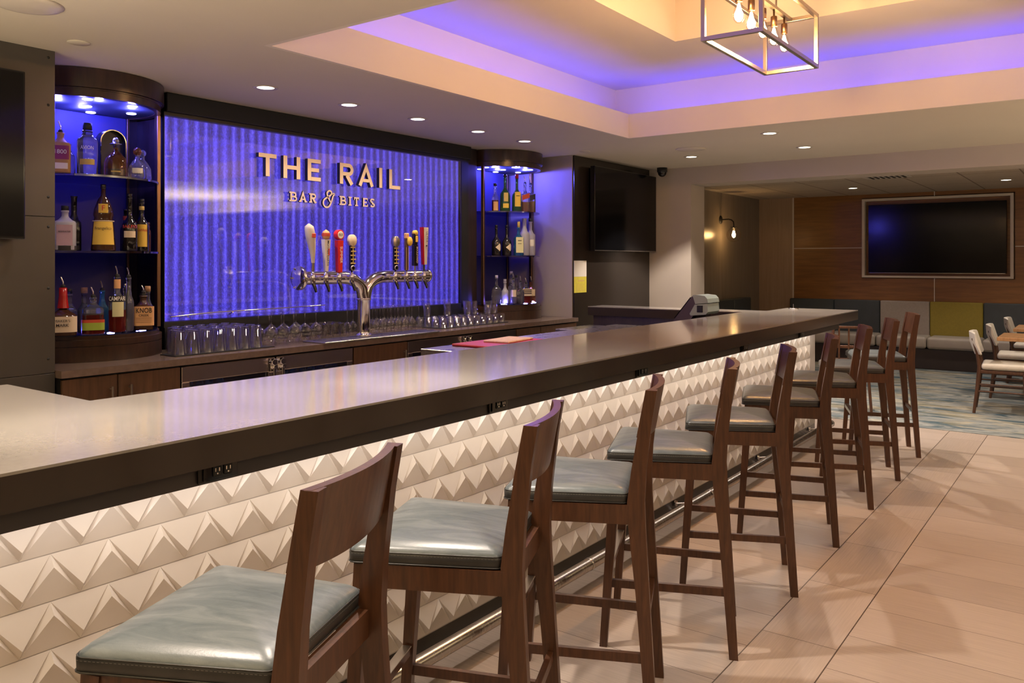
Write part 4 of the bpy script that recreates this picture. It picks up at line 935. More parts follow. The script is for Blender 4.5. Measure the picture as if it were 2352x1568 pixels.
# outlets in apron
for i, (x, lab) in enumerate(((1.258, 'black power outlet in bar apron above the stool nearest the camera'), (2.457, 'black power outlet in bar apron above the third stool'), (3.631, 'black power outlet in bar apron above the fourth and fifth stools'),
                              (5.03, 'black power outlet in bar apron above the sixth and seventh stools'), (6.218, 'black power outlet in bar apron closest to the far end of the bar'))):
    t = thing('power_outlet', lab, 'outlet', (x, 1.861, .965), 0)
    MB().bbox(-.058, .058, -.008, 0, -.026, .022, r=.002).build('cover_plate', M['blackgloss'], t)
    mb = MB(); mb.bbox(-.046, -.038, -.013, -.008, -.020, .016, r=.001); mb.build('side_tab', M['blackgloss'], t)
    for q in (-.006, .026):
        mb = MB(); mb.bbox(q - .012, q + .012, -.012, -.008, -.014, .014, r=.003); s_ = mb.build('socket', M['rubber'], t)
        mb = MB(); mb.bbox(q - .007, q - .004, -.0132, -.0120, -.002, .008, r=.0005); mb.bbox(q + .004, q + .007, -.0132, -.0120, -.002, .008, r=.0005); mb.cyl((q, 0, -.007), .0025, -.0132, -.012, 8, ax='Y'); mb.build('socket_slots', M['chrome'], s_)
# foot rail
fr = thing('foot_rail', 'polished steel foot rail tube along the base of the bar', 'foot rail', (4.0, 1.93, .112))
mb = MB(); mb.tube([(-3.35, 0, 0), (3.30, 0, 0)], .0275, 24); mb.build('rail_tube', M['rail'], fr)
mb = MB(); mb.lathe([(.0001, 3.30), (.029, 3.30), (.029, 3.315), (.015, 3.33), (.0001, 3.332)], n=20, ax='X'); mb.build('end_cap', M['rail'], fr)
for x in (1.65, 3.05, 4.45, 5.85, 7.1):
    xl = x - 4.0
    mb = MB(); mb.cyl((xl, 0, -.028), .018, .118, .1325, 16, ax='Y'); mb.cyl((xl, 0, -.078), .016, .118, .1325, 16, ax='Y')
    mb.tube([(xl, .12, -.028), (xl + .03, .08, -.026), (xl + .05, .035, -.01), (xl + .05, .02, 0)], .0055, 8); mb.tube([(xl, .12, -.078), (xl + .03, .07, -.055), (xl + .05, .015, -.02)], .0055, 8)
    br = mb.build('bracket', M['chrome'], fr)
    mb = MB(); mb.lathe([(.0282, xl + .19), (.0292, xl + .192), (.0292, xl + .206), (.0282, xl + .208)], n=24, ax='X'); mb.build('joint_collar', M['steel'], fr)
# items on/behind the bar
cs = thing('table_stand', 'small round chrome stand with thin upright rod near the far end of the bar', 'stand', (7.66, 2.36, 1.0675))
MB().lathe([(.0001, 0), (.045, 0), (.048, .003), (.040, .008), (.0001, .010)], n=24).build('base', M['chrome'], cs); MB().tube([(0, 0, .008), (0, 0, .045)], .003, 8).build('rod', M['chrome'], cs)
# underbar station with red mat
us = thing('underbar_station', 'stainless underbar work station behind the bar, with raised rim', 'work station', (4.72, 2.9, 0))
MB().bbox(-1.15, 1.15, -.31, .33, .0, .95, r=.004).build('cabinet_body', M['coolersteel'], us); MB().bbox(-1.17, 1.17, -.32, .35, .951, .995, r=.003).build('worktop', M['steel'], us)
rm = MB(); rm.bbox(-.29, .29, -.16, .16, 0, .014, r=.004)
o = tag(rm.build('spill_mat', M['rubberred']), 'flat red rubber spill mat lying on the steel work station behind the bar', 'mat'); o.location = (4.06, 3.04, .9955)
tw = MB(); tw.bbox(-.16, .16, -.09, .09, 0, .012, r=.004); o = tag(tw.build('bar_towel', M['towel']), 'folded cream towel lying on the red spill mat', 'towel'); o.location = (4.12, 3.03, 1.010); o.rotation_euler = (0, 0, .12)
sk = thing('sink_station', 'stainless sink counter inside the far corner of the bar reflecting blue light', 'sink', (6.62, 3.3, 0))
MB().bbox(-.30, .30, -.30, .80, 0, .84, r=.004).build('sink_cabinet', M['plumwood'], sk)
mb = MB(); mb.bbox(-.31, .305, -.31, .81, .841, .888, r=.004); mb.build('worktop', M['steel'], sk)
# till terminal on a low stand, screen facing the staff side
ps = thing('till_terminal', 'sage-grey till terminal behind the bar with its dark screen tilted to the staff side', 'till', (6.36, 2.78, 0))
MB().bbox(-.17, .17, -.17, .17, 0, .93, r=.004).build('stand_cabinet', M['plumwood'], ps)
def yz_prism(mb, pts, xa, xb): return mb.loft([[(x, y, z) for y, z in pts] for x in (xa, xb)], False, True)
mb = MB(); yz_prism(mb, [(.16, .95), (.16, .975), (-.04, 1.222), (-.075, 1.205), (-.075, 1.10), (.03, .95)], -.118, .118); mb.build('screen_housing', M['posdark'], ps)
mb = MB(); yz_prism(mb, [(.115, 1.035), (-.025, 1.208), (-.028, 1.206), (.112, 1.033)], -.105, .105); mb.v = [(x, y + .006, z + .006) for x, y, z in mb.v]; mb.build('screen', M['screen'], ps)
mb = MB(); yz_prism(mb, [(-.045, 1.232), (-.075, 1.236), (-.150, 1.228), (-.172, 1.205), (-.178, 1.172), (-.07, 1.160)], -.12, .12); mb.build('rear_top_shell', M['posbody'], ps)
mb = MB(); yz_prism(mb, [(-.065, 1.156), (-.172, 1.166), (-.178, 1.10), (-.160, 1.078), (-.030, 1.065), (-.02, 1.08)], -.12, .12); mb.build('rear_lower_shell', M['posbody'], ps)
mb = MB(); mb.bbox(-.1235, -.118, -.135, -.085, 1.095, 1.15, r=.001); mb.build('card_slot', M['black'], ps)
mb = MB(); mb.hexa([(-.06, -.14, .931), (.06, -.14, .931), (.06, .02, .931), (-.06, .02, .931)], [(-.05, -.13, 1.07), (.05, -.13, 1.07), (.05, -.03, 1.07), (-.05, -.03, 1.07)]); mb.build('foot', M['posdark'], ps)

# ================================================================== BAR STOOLS
def make_stool():
    t = thing('bar_stool', 'walnut bar stool with slate leather seat', 'stool', (0, 0, 0), 0, 'walnut bar stools along the bar')
    wd = M['stoolwood']
    # front legs
    for s_ in (-1, 1):
        mb = MB(); a, b_ = .0145, .0205
        c0 = (s_ * .213, .245); c1 = (s_ * .205, .195)
        def q(c, h, z): return [(c[0] - h, c[1] - h, z), (c[0] + h, c[1] - h, z), (c[0] + h, c[1] + h, z), (c[0] - h, c[1] + h, z)]
        mb.hexa(q(c0, a, 0), q(c1, b_, .728)); mb.build('leg', wd, t)
        # rear leg + back post: a single continuous bent stile
        prof = [(0.0, -.247, .0165), (.45, -.215, .0215), (.66, -.197, .027), (.74, -.194, .0275), (.84, -.203, .0235), (1.0, -.226, .0185), (1.095, -.246, .0145)]
        mb = MB(); rings = []
        for z, y, h in prof:
            xc = s_ * (.200 - .016 * min(1, z / .70)) ; hw = .0165 if z > .3 else .0150
            rings.append([(xc - hw, y - h, z), (xc + hw, y - h, z), (xc + hw, y + h, z), (xc - hw, y + h, z)])
        mb.loft(rings, False, True); mb.build('rear_leg', wd, t)
    # seat rails
    mb = MB()
    yf, yr = .205, -.172
    mb.hexa([(-.190, yf - .012, .668), (.190, yf - .012, .668), (.190, yf + .012, .668), (-.190, yf + .012, .668)], [(-.190, yf - .012, .729), (.190, yf - .012, .729), (.190, yf + .012, .729), (-.190, yf + .012, .729)])
    mb.hexa([(-.168, yr - .020, .668), (.168, yr - .020, .668), (.168, yr + .004, .668), (-.168, yr + .004, .668)], [(-.168, yr - .020, .729), (.168, yr - .020, .729), (.168, yr + .004, .729), (-.168, yr + .004, .729)])
    for s_ in (-1, 1):
        q0 = [(s_ * .188 - .012, -.19, .668), (s_ * .188 + .012, -.19, .668), (s_ * .210 + .012, .18, .668), (s_ * .210 - .012, .18, .668)]
        mb.hexa(q0, [(x, y, .729) for x, y, z in q0])
    mb.build('seat_frame', wd, t)
    # cushion: trapezoid plan with crowned top, rolled edge
    def plan(k, z, inset):
        # rounded trapezoid, wider at the front
        hwf, hwr, y0, y1 = .232 - inset, .196 - inset, -.168 + inset, .232 - inset; c = .020; P = []
        cs = [(hwf, y1), (-hwf, y1), (-hwr, y0), (hwr, y0)]; angs = [(0, 90), (90, 180), (180, 270), (270, 360)]
        for (cx, cy), (a0, a1) in zip(cs, angs):
            ox_ = cx - c * (1 if cx > 0 else -1); oy_ = cy - c * (1 if cy > 0 else -1)
            for i in range(4):
                a = R_(a0 + (a1 - a0) * i / 3); P.append((ox_ + c * math.cos(a), oy_ + c * math.sin(a), z))
        return P
    mb = MB(); mb.mi = 1
    mb.loft([plan(0, .7295, .004), plan(0, .733, .0005), plan(0, .757, 0), plan(0, .7605, .003)], True, False); mb.mi = 0
    rings = [plan(0, .7605, .003), plan(0, .766, .005), plan(0, .775, .016)]
    for k in range(1, 7):
        f = k / 6; base = plan(0, .775, .016); z = .775 + .022 * (1 - (1 - f) ** 2); rings.append([(x * (1 - f * .999), (y - .03) * (1 - f * .999) + .03, z) for x, y, _ in base])
    mb.loft(rings, True, False); mb.mi = 1; mb.add(plan(0, .7295, .004), [tuple(range(16))])
    cu = mb.build('seat_cushion', [M['leather'], M['leatherside']], t)
    mb = MB()
    for zz_, ins in ((.7610, .0015), (.7335, .0)):
        ring = plan(0, zz_, ins); mb.tube(ring + [ring[0]], .0019, 5)
    mb.build('piping', M['leatherside'], cu)
    mb = MB(); ring = plan(0, .7560, -.0008)
    for i in range(len(ring)):
        a, b_ = Vector(ring[i]), Vector(ring[(i + 1) % len(ring)]); L = (b_ - a).length; nst = max(1, int(L / .0085))
        for j in range(nst):
            p = a.lerp(b_, (j + .2) / nst); q_ = a.lerp(b_, (j + .8) / nst); mb.add([(p.x, p.y, p.z - .0006), (q_.x, q_.y, q_.z - .0006), (q_.x, q_.y, q_.z + .0006), (p.x, p.y, p.z + .0006)], [(0, 1, 2, 3)])
    mb.build('stitching', M['stitch'], cu)
    # curved back panel between the posts, bowed rearwards
    mb = MB(); rings = []; n = 14
    for i in range(n + 1):
        u = -1 + 2 * i / n; x = u * .1985; bow = -.030 * (1 - u * u); th = .0105
        def yy(z): return -.2285 - (z - 1.0) * .19 + bow + .012
        zb, zt = .945 - .006 * (1 - u * u), 1.0955
        rings.append([(x, yy(zb) - th, zb), (x, yy(zb) + th, zb), (x, yy(zt) + th, zt), (x, yy(zt) - th, zt)])
    vs = [p for r in rings for p in r]; fs = []; 
    for k in range(n):
        for i in range(4):
            j = (i + 1) % 4; fs.append((k * 4 + i, k * 4 + j, (k + 1) * 4 + j, (k + 1) * 4 + i))
    mb.add(vs, fs, False); mb.add(rings[0], [(0, 1, 2, 3)]); mb.add(rings[-1], [(3, 2, 1, 0)]); mb.build('backrest', wd, t)
    # stretchers
    for s_ in (-1, 1):
        mb = MB(); q0 = [(s_ * .194 - .008, -.232, .232), (s_ * .194 + .008, -.232, .232), (s_ * .210 + .008, .228, .232), (s_ * .210 - .008, .228, .232)]
        mb.hexa(q0, [(x, y, .262) for x, y, z in q0]); mb.build('stretcher', wd, t)
    mb = MB(); mb.bbox(-.185, .185, -.232, -.214, .335, .363, r=.001); mb.build('stretcher', wd, t)
    mb = MB(); mb.bbox(-.197, .197, .213, .235, .298, .326, r=.001); fs_ = mb.build('footrest', wd, t)
    mb = MB(); mb.bbox(-.185, .185, .209, .239, .3262, .3292, r=.0008); mb.bbox(-.185, .185, .2352, .239, .30, .3262, r=.0008); mb.build('metal_cap', M['nickel'], fs_)
    return t
stool_pos = [((1.053, 1.443), 22., 'walnut stool with slate leather seat nearest the camera, its seat cut by the frame bottom'),
             ((1.749, 1.455), 23., 'second walnut bar stool from the camera, under the bar beside the nearest stool'),
             ((2.432, 1.466), 23., 'third walnut bar stool from the camera, behind the second one'),
             ((3.090, 1.450), 21.8, 'fourth walnut bar stool, just past the outlet near the middle of the bar'),
             ((3.806, 1.447), 23., 'fifth stool, the middle of the nine walnut stools along the bar'),
             ((4.600, 1.459), 19., 'sixth walnut bar stool, fourth counting back from the far end of the row'),
             ((5.405, 1.468), 20., 'seventh walnut bar stool, third counting back from the far end of the row'),
             ((6.205, 1.470), 20., 'eighth walnut bar stool, next to last before the carpet'),
             ((7.02, 1.480), 20., 'ninth and farthest walnut bar stool, at the edge of the carpet')]
st0 = make_stool()
for i, ((x, y), a, lab) in enumerate(stool_pos):
    # given point is the centre of the footprint
    o = st0 if i == 0 else dup(st0)
    o.location = (x, y, 0); o.rotation_euler = (0, 0, R_(a)); o['label'] = lab

# ================================================================== LOUNGE
bq = thing('banquette', 'long low banquette bench with taupe seats and coloured back panels at the far wall', 'banquette', (12.9, 1.0, 0))
def lb(mb, x0, x1, y0, y1, z0, z1, r=.005): return mb.bbox(x0 - 12.9, x1 - 12.9, y0 - 1.0, y1 - 1.0, z0, z1, r=r)
ysp = [4.05, 3.40, 2.716, 2.053, 1.38, .71, .04, -.63, -1.3]
lb(MB(), 12.66, 13.186, -1.3, 4.58, .006, .29).build('plinth', M['banqbase'], bq)
mb = MB(); lb(mb, 12.652, 12.659, 2.27, 2.48, .175, .235, r=.001); pt = mb.build('power_plate', M['black'], bq); mb = MB(); lb(mb, 12.647, 12.6515, 2.37, 2.385, .195, .215, r=.001); mb.build('charging_light', emis('white_led', (.8, .85, 1), 3), pt)
for a, c in zip(ysp[1:], ysp[:-1]):
    soft(MB().box(12.60 - 12.9, 13.08 - 12.9, a + .004 - 1, c - .004 - 1, .291, .455).build('seat_cushion', M['banqseat'], bq), .04, 5)
cols = {2.088: 'banqgrey', 1.415: 'banqmust'}
bsp = [(3.42, 4.09, 'banqdark'), (2.757, 3.42, 'banqdark'), (2.088, 2.754, 'banqgrey'), (1.415, 2.085, 'banqmust'), (.74, 1.412, 'banqdark'), (.07, .737, 'banqdark'), (-.6, .067, 'banqgrey'), (-1.27, -.603, 'banqdark')]
for a, c, m_ in bsp:
    o = lb(MB(), 13.09, 13.186, a + .002, c - .002, .29, .93, r=.012).build('back_panel', M[m_], bq)
    if m_ == 'banqmust': o['label'] = 'mustard yellow back panel'
    if m_ == 'banqgrey': o['label'] = 'grey back panel'
bs = thing('banquette', 'dark return banquette along the sconce wall, mostly hidden behind the bar', 'banquette', (11.3, 4.3, 0))
MB().bbox(-1.6, 1.2, -.30, .31, .006, .29).build('plinth', M['banqbase'], bs)
for i in range(4): soft(MB().box(-1.6 + i * .70, -1.6 + i * .70 + .69, -.33, .19, .291, .455).build('seat_cushion', M['banqseat'], bs), .04, 5)
for i in range(4): MB().bbox(-1.6 + i * .70, -1.6 + i * .70 + .695, .20, .31, .291, .955, r=.012).build('back_panel', M['banqdark'], bs)
# far TV in white frame
tv = thing('television', 'large black television recessed in a white frame on the wood-panelled far wall', 'television', (13.19, 2.04, 1.865))
mb = MB(); y0, y1, z0_, z1_ = -.985, .985, -.595, .590
for (a, c, e, f_) in ((y0, y1, z1_ - .035, z1_), (y0, y1, z0_, z0_ + .030), (y0, y0 + .04, z0_ + .03, z1_ - .035), (y1 - .04, y1, z0_ + .03, z1_ - .035)): mb.bbox(-.035, .075, a, c, e, f_, r=.002)
mb.build('frame', M['white'], tv); MB().bbox(.0, .05, y0 + .085, y1 - .085, z0_ + .075, z1_ - .095, r=.004).build('screen', M['screen'], tv)
MB().box(-.002, .0, y0 + .10, y1 - .10, z0_ + .068, z0_ + .0745).build('bezel_strip', M['chrome'], tv)
# dark wall tv
tv = thing('television', 'black wall television on the dark panel wall right of the bottle towers', 'television', (8.45, 4.598, 2.085))
MB().bbox(-.34, .34, -.045, 0, -.25, .25, r=.003).build('wall_mount', M['black'], tv)
MB().bbox(-.765, .72, -.105, -.046, -.462, .462, r=.004).build('housing', M['blackgloss'], tv); MB().box(-.755, .71, -.1065, -.1052, -.445, .452).build('screen', M['screen'], tv)
MB().box(-.765, .72, -.107, -.1052, -.458, -.452).build('bezel_strip', M['steel'], tv)
# left tv
tv = thing('television', 'black wall television on the bronze metal wall at the left edge of the frame', 'television', (1.18, 4.598, 2.05))
MB().bbox(-.3, .3, -.035, 0, -.25, .25, r=.003).build('wall_mount', M['black'], tv)
MB().bbox(-.75, .75, -.085, -.036, -.432, .432, r=.004).build('housing', M['blackgloss'], tv); MB().box(-.74, .74, -.0865, -.0852, -.418, .422).build('screen', M['screen'], tv)
# notice
nt_ = thing('notice_sign', 'white and yellow paper notice pinned on the dark wall under the television', 'notice', (7.56, 4.599, 1.345))
MB().box(-.135, .12, -.003, 0, .0, .172).build('white_sheet', M['paperwhite'], nt_); MB().box(-.135, .12, -.003, 0, -.172, -.0005).build('yellow_sheet', M['yellow'], nt_)
mb = MB(); mb.box(-.06, .07, -.0036, -.0032, -.052, -.036)
for i in range(5): mb.box(-.09, .07 - .02 * (i % 2), -.0036, -.0032, -.085 - i * .016, -.081 - i * .016)
mb.build('printed_lines', M['goldink'], nt_)
# sconce
scn = thing('wall_sconce', 'dark wall sconce with gooseneck arm and clear glass globe', 'sconce', (11.55, 4.618, 2.125))
MB().lathe([(.0001, -.022), (.045, -.018), (.060, -.006), (.062, 0), (.0001, 0)], n=24, ax='Y').build('backplate', M['black'], scn)
mb = MB(); mb.tube([(0, -.02, 0), (0, -.12, .004), (.0, -.165, -.006), (0, -.195, -.035), (0, -.20, -.075), (0, -.20, -.115)], .009, 10); mb.build('arm', M['black'], scn)
mb = MB(); mb.lathe([(.0001, -.110), (.045, -.112), (.045, -.120), (.020, -.122), (.020, -.165), (.0001, -.166)], (0, -.20, 0), 18); mb.build('socket', M['black'], scn)
mb = MB(); R0 = .105; mb.lathe([(R0 * math.sin(R_(a)), -.225 + R0 * math.cos(R_(a))) for a in range(18, 181, 9)], (0, -.20, 0), 28); mb.build('glass_globe', M['lampglass'], scn)
mb = MB(); mb.lathe([(.0001, -.162), (.014, -.166), (.018, -.19), (.026, -.225), (.022, -.255), (.0001, -.272)], (0, -.20, 0), 14); mb.build('bulb', M['bulbs2'], scn)

# dining chairs and tables
def make_dchair():
    t = thing('dining_chair', 'x', 'chair', (0, 0, 0), 0, 'cream upholstered dining chairs in the lounge')
    wd = M['chairwood']
    for s_ in (-1, 1):
        MB().tube([(s_ * .20, -.235, .0), (s_ * .20, -.205, .25), (s_ * .195, -.185, .46), (s_ * .19, -.205, .60), (s_ * .185, -.245, .74)], .02, 8, rr=[.014, .018, .022, .018, .013]).build('rear_leg', wd, t)
        MB().tube([(s_ * .205, .205, 0), (s_ * .205, .195, .43)], .018, 8, rr=[.013, .020]).build('leg', wd, t)
        MB().tube([(s_ * .20, -.21, .22), (s_ * .205, .20, .22)], .009, 8).build('stretcher', wd, t)
        MB().tube([(s_ * .20, -.20, .29), (s_ * .205, .20, .29)], .008, 8).build('stretcher', wd, t)
    mb = MB(); mb.bbox(-.215, .215, -.19, .215, .395, .435, r=.01); mb.build('seat_frame', wd, t)
    mb = MB(); mb.box(-.225, .225, -.17, .235, .436, .495); soft(mb.build('seat_cushion', M['chairfab'], t), .026, 5)
    mb = MB(); rings = []
    for i in range(9):
        u = -1 + i / 4; x = u * .235; y = -.235 + .045 * u * u
        e = .0 if abs(u) < .99 else .015
        rings.append([(x, y - .022 + e + .02, .575 + e), (x, y + .022 - e + .02, .575 + e), (x, y + .028 - e - .02, .70), (x, y + .018 - e - .035, .80 - e), (x, y - .018 + e - .035, .80 - e), (x, y - .028 + e - .02, .70)])
    mb.loft(rings, True, True); soft(mb.build('backrest', M['chairfab'], t), .02, 4, 25)
    return t
dc = make_dchair()
for i, (x, y, a, lab) in enumerate(((9.48, .86, 184, 'cream dining chair with dark wooden legs nearest the tiled floor, lounge side'), (10.60, .83, 183, 'cream dining chair in the middle, tucked under the second table'), (12.0, .78, 180, 'cream dining chair farthest away, in front of the navy banquette panel'))):
    o = dc if i == 0 else dup(dc); o.location = (x, y, .0045); o.rotation_euler = (0, 0, R_(a)); o['label'] = lab
def make_table(x0, x1, y0, y1, lab):
    cx, cy = (x0 + x1) / 2, (y0 + y1) / 2; t = thing('dining_table', lab, 'table', (cx, cy, .0045)); a, b_ = (x1 - x0) / 2, (y1 - y0) / 2
    MB().bbox(-a, a, -b_, b_, .712, .748, r=.004).build('tabletop', M['tablewood'], t)
    MB().lathe([(.0001, .02), (.035, .02), (.035, .711), (.0001, .711)], n=16).build('pedestal', M['black'], t)
    mb = MB(); mb.lathe([(.0001, 0), (.21, 0), (.21, .012), (.05, .03), (.0001, .03)], n=28); mb.build('base', M['black'], t)
    return t
make_table(9.43, 10.1, -.10, .90, 'oak-topped dining table at right edge nearest the tiled floor')
make_table(10.78, 11.5, -.10, .87, 'oak-topped dining table behind the nearest one, by the banquette')
# wooden high chair behind the bar end
hc = thing('high_chair', 'dark wooden high chair half hidden behind the far end of the bar', 'high chair', (8.62, 2.12, .0045), R_(-70))
for sx in (-1, 1):
    for sy in (-1, 1):
        MB().tube([(sx * .20, sy * .20, 0), (sx * .14, sy * .13, .62 if sy > 0 else .88)], .014, 8).build('leg', M['chairwood'], hc)
MB().bbox(-.14, .14, -.13, .13, .50, .52, r=.004).build('seat', M['chairwood'], hc)
for q in (-.09, 0, .09): MB().bbox(q - .008, q + .008, -.142, -.126, .52, .85, r=.002).build('back_slat', M['chairwood'], hc)
MB().bbox(-.14, .14, -.146, -.124, .84, .865, r=.003).build('top_rail', M['chairwood'], hc)
MB().bbox(-.15, .15, .11, .14, .62, .65, r=.004).build('crossbar', M['chairwood'], hc)

# ================================================================== CEILING FITTINGS
def make_can(lens, dim=False):
    t = thing('recessed_downlight', 'x', 'ceiling light', (0, 0, 0))
    MB().lathe([(.056, -.003), (.078, -.004), (.080, -.0008), (.056, -.0002)], n=32).build('trim_ring', M['white'], t)
    MB().lathe([(.056, -.002), (.050, .012), (.046, .03)], n=28).build('reflector', M['chrome'], t)
    MB().lathe([(.0001, -.0012), (.055, -.0012)], n=28).build('lens', lens, t)
    return t
c0 = make_can(M['lens']); c1 = make_can(M['lenswarm'])
cans_bar = [(3.368, 4.447, 'first downlight from the left above the back counter'), (4.095, 4.447, 'second downlight from the left above the back counter'), (4.824, 4.447, 'third downlight from the left, above the right beer taps'),
            (5.595, 4.447, 'fourth downlight from the left above the back counter'), (6.301, 4.447, 'fifth downlight in the row, nearest the right bottle tower')]
for i, (x, y, lab) in enumerate(cans_bar):
    o = c1 if i == 0 else dup(c1); o.location = (x, y, 2.6395); o['label'] = 'recessed ' + lab; o['group'] = 'downlights above the back counter'
cans_m = [(7.191, 2.422, 'bright recessed downlight nearest the tray ceiling, above the far bar end'), (8.266, 2.436, 'bright recessed downlight beyond the bar, farther of the front pair'), (8.295, 3.647, 'bright recessed downlight beside the round ceiling speaker')]
for i, (x, y, lab) in enumerate(cans_m):
    o = c0 if i == 0 else dup(c0); o.location = (x, y, 2.6395); o['label'] = lab; o['group'] = 'downlights past the tray ceiling'
for (x, y, lab) in ((11.936, 2.861, 'small downlight in the acoustic lounge ceiling left of the television frame'), (11.86, 1.031, 'small downlight in the acoustic lounge ceiling near the right edge')):
    o = dup(c0); o.location = (x, y, 2.5245); o['label'] = lab; o['group'] = 'lounge downlights'
sp_ = thing('ceiling_speaker', 'round white ceiling speaker grille beside a bright downlight', 'speaker', (7.72, 3.40, 2.6395))
MB().lathe([(.0001, -.012), (.10, -.012), (.125, -.008), (.135, 0), (.0001, 0)], n=36).build('grille', M['white'], sp_); MB().lathe([(.128, -.006), (.150, -.006), (.152, -.0005), (.128, -.0005)], n=36).build('rim', M['ceiling'], sp_)
for (x, y, lab) in ((2.107, 4.32, 'round flush cover plate on the ceiling above the left bottle tower'), (7.227, 4.346, 'small round cover plate on the ceiling above the dark television wall')):
    mb = MB().lathe([(.0001, -.004), (.052, -.004), (.056, 0), (.0001, 0)], n=28); o = tag(mb.build('ceiling_cover_plate', M['ceiling']), lab, 'cover plate'); o.location = (x, y, 2.6395)
sp2 = thing('ceiling_speaker', 'round ceiling speaker cut off by the top left corner of the frame', 'speaker', (1.66, 3.86, 2.6395))
MB().lathe([(.0001, -.012), (.11, -.012), (.135, -.008), (.145, 0), (.0001, 0)], n=36).build('grille', M['white'], sp2)
vt = thing('ceiling_vent', 'square air vent with dark louvres in the acoustic lounge ceiling', 'vent', (10.50, 2.15, 2.5245))
MB().bbox(-.26, .26, -.26, .26, -.004, 0, r=.001).build('frame', M['white'], vt)
for i in range(7): MB().bbox(-.20, .20, -.20 + i * .06, -.175 + i * .06, -.010, -.005, r=.001).build('slat', M['rubber'], vt)
dm = thing('ceiling_camera', 'black dome security camera hanging at the corner of the ceiling beam', 'security camera', (9.06, 4.36, 2.6395))
MB().lathe([(.0001, 0), (.062, 0), (.062, -.045), (.056, -.055), (.0001, -.055)], n=28).build('housing', M['black'], dm); MB().lathe([(.052 * math.cos(R_(a)) + .0001, -.055 - .055 * math.sin(R_(a))) for a in range(0, 91, 10)], n=28).build('dome', M['blackgloss'], dm)
# small black cord end poking over the tray fascia
mb = MB(); mb.tube([(2.84, 3.60, 2.90), (2.86, 3.565, 2.875), (2.92, 3.562, 2.880), (2.97, 3.565, 2.862)], .003, 6); tag(mb.build('loose_cable', M['rubber']), 'short loop of thin black cable over the left end of the tray fascia', 'cable')

# lantern pendant
LX, LY, LZ = 4.66, 1.605, 2.70
ln = thing('lantern_pendant', 'open rectangular metal cage pendant with exposed glowing bulbs in the tray ceiling', 'pendant light', (LX, LY, LZ))
hx, hy, hz, w = .492, .158, .31, .0115
def bar(a, c): 
    mb = MB(); x0, y0, z0 = [min(p, q) - w for p, q in zip(a, c)]; x1, y1, z1 = [max(p, q) + w for p, q in zip(a, c)]
    return mb.bbox(x0, x1, y0, y1, z0, z1, r=.001)
cage = MB()
for sy in (-1, 1):
    for z in (0, hz): cage.bbox(-hx - w, hx + w, sy * hy - w, sy * hy + w, z - w, z + w, r=.001)
for sx in (-1, 1):
    for z in (0, hz): cage.bbox(sx * hx - w, sx * hx + w, -hy + w, hy - w, z - w, z + w, r=.001)
    for sy in (-1, 1): cage.bbox(sx * hx - w, sx * hx + w, sy * hy - w, sy * hy + w, w, hz - w, r=.001)
cage.build('cage_frame', M['nickel'], ln)
MB().bbox(-hx + w, hx - w, -.014, .014, hz - .010, hz + .010, r=.001).build('socket_rail', M['nickel'], ln)
for x in (-.22, .22):
    MB().tube([(x, 0, hz + .01), (x, 0, 3.519 - LZ)], .006, 8).build('suspension_rod', M['nickel'], ln)
MB().lathe([(.0001, 3.500 - LZ), (.06, 3.500 - LZ), (.062, 3.5195 - LZ), (.0001, 3.5195 - LZ)], n=24).build('ceiling_canopy', M['nickel'], ln)
for i in range(5):
    x = -.40 + i * .19 + .01
    MB().lathe([(.0001, hz - .01), (.006, hz - .011), (.006, hz - .05), (.017, hz - .052), (.019, hz - .055), (.019, hz - .112), (.0001, hz - .112)], (x, 0, 0), 16).build('bulb_socket', M['bronze'], ln)
    b_ = MB().lathe([(.014, hz - .112), (.018, hz - .125), (.026, hz - .150), (.031, hz - .178), (.028, hz - .205), (.016, hz - .222), (.0001, hz - .226)], (x, 0, 0), 18).build('bulb', M['lampglass'], ln)
    MB().lathe([(.0001, hz - .116), (.006, hz - .122), (.014, hz - .155), (.024, hz - .178), (.021, hz - .202), (.0001, hz - .218)], (x, 0, 0), 12).build('filament', M['bulb'], b_)

# ================================================================== LIGHTS
def spot(x, y, z, power, col=(1, .82, .60), size=75, blend=.6, rad=.045, tx=0, ty=0):
    l = bpy.data.lights.new('spot', 'SPOT'); l.energy = power; l.color = col; l.spot_size = R_(size); l.spot_blend = blend; l.shadow_soft_size = rad
    o = bpy.data.objects.new('spot_light', l); COL.objects.link(o); o.location = (x, y, z); o.rotation_euler = (R_(tx), R_(ty), 0); return o
def area(x, y, z, sx, sy, power, col, rot=(0, 0, 0), spread=180):
    l = bpy.data.lights.new('area', 'AREA'); l.shape = 'RECTANGLE'; l.size = sx; l.size_y = sy; l.energy = power; l.color = col; l.spread = R_(spread)
    o = bpy.data.objects.new('area_light', l); COL.objects.link(o); o.location = (x, y, z); o.rotation_euler = rot; return o
def point(x, y, z, power, col, rad=.03):
    l = bpy.data.lights.new('point', 'POINT'); l.energy = power; l.color = col; l.shadow_soft_size = rad
    o = bpy.data.objects.new('point_light', l); COL.objects.link(o); o.location = (x, y, z); return o
WARM = (1, .85, .72)
for x, y, _ in cans_bar: spot(x, y, 2.63, 56, (1, .80, .60), 150, 1.)
for x, y, _ in cans_m: spot(x, y, 2.63, 185, WARM, 100, .3, .025)
spot(11.936, 2.861, 2.515, 60, WARM, 100); spot(11.86, 1.031, 2.515, 100, WARM, 100)
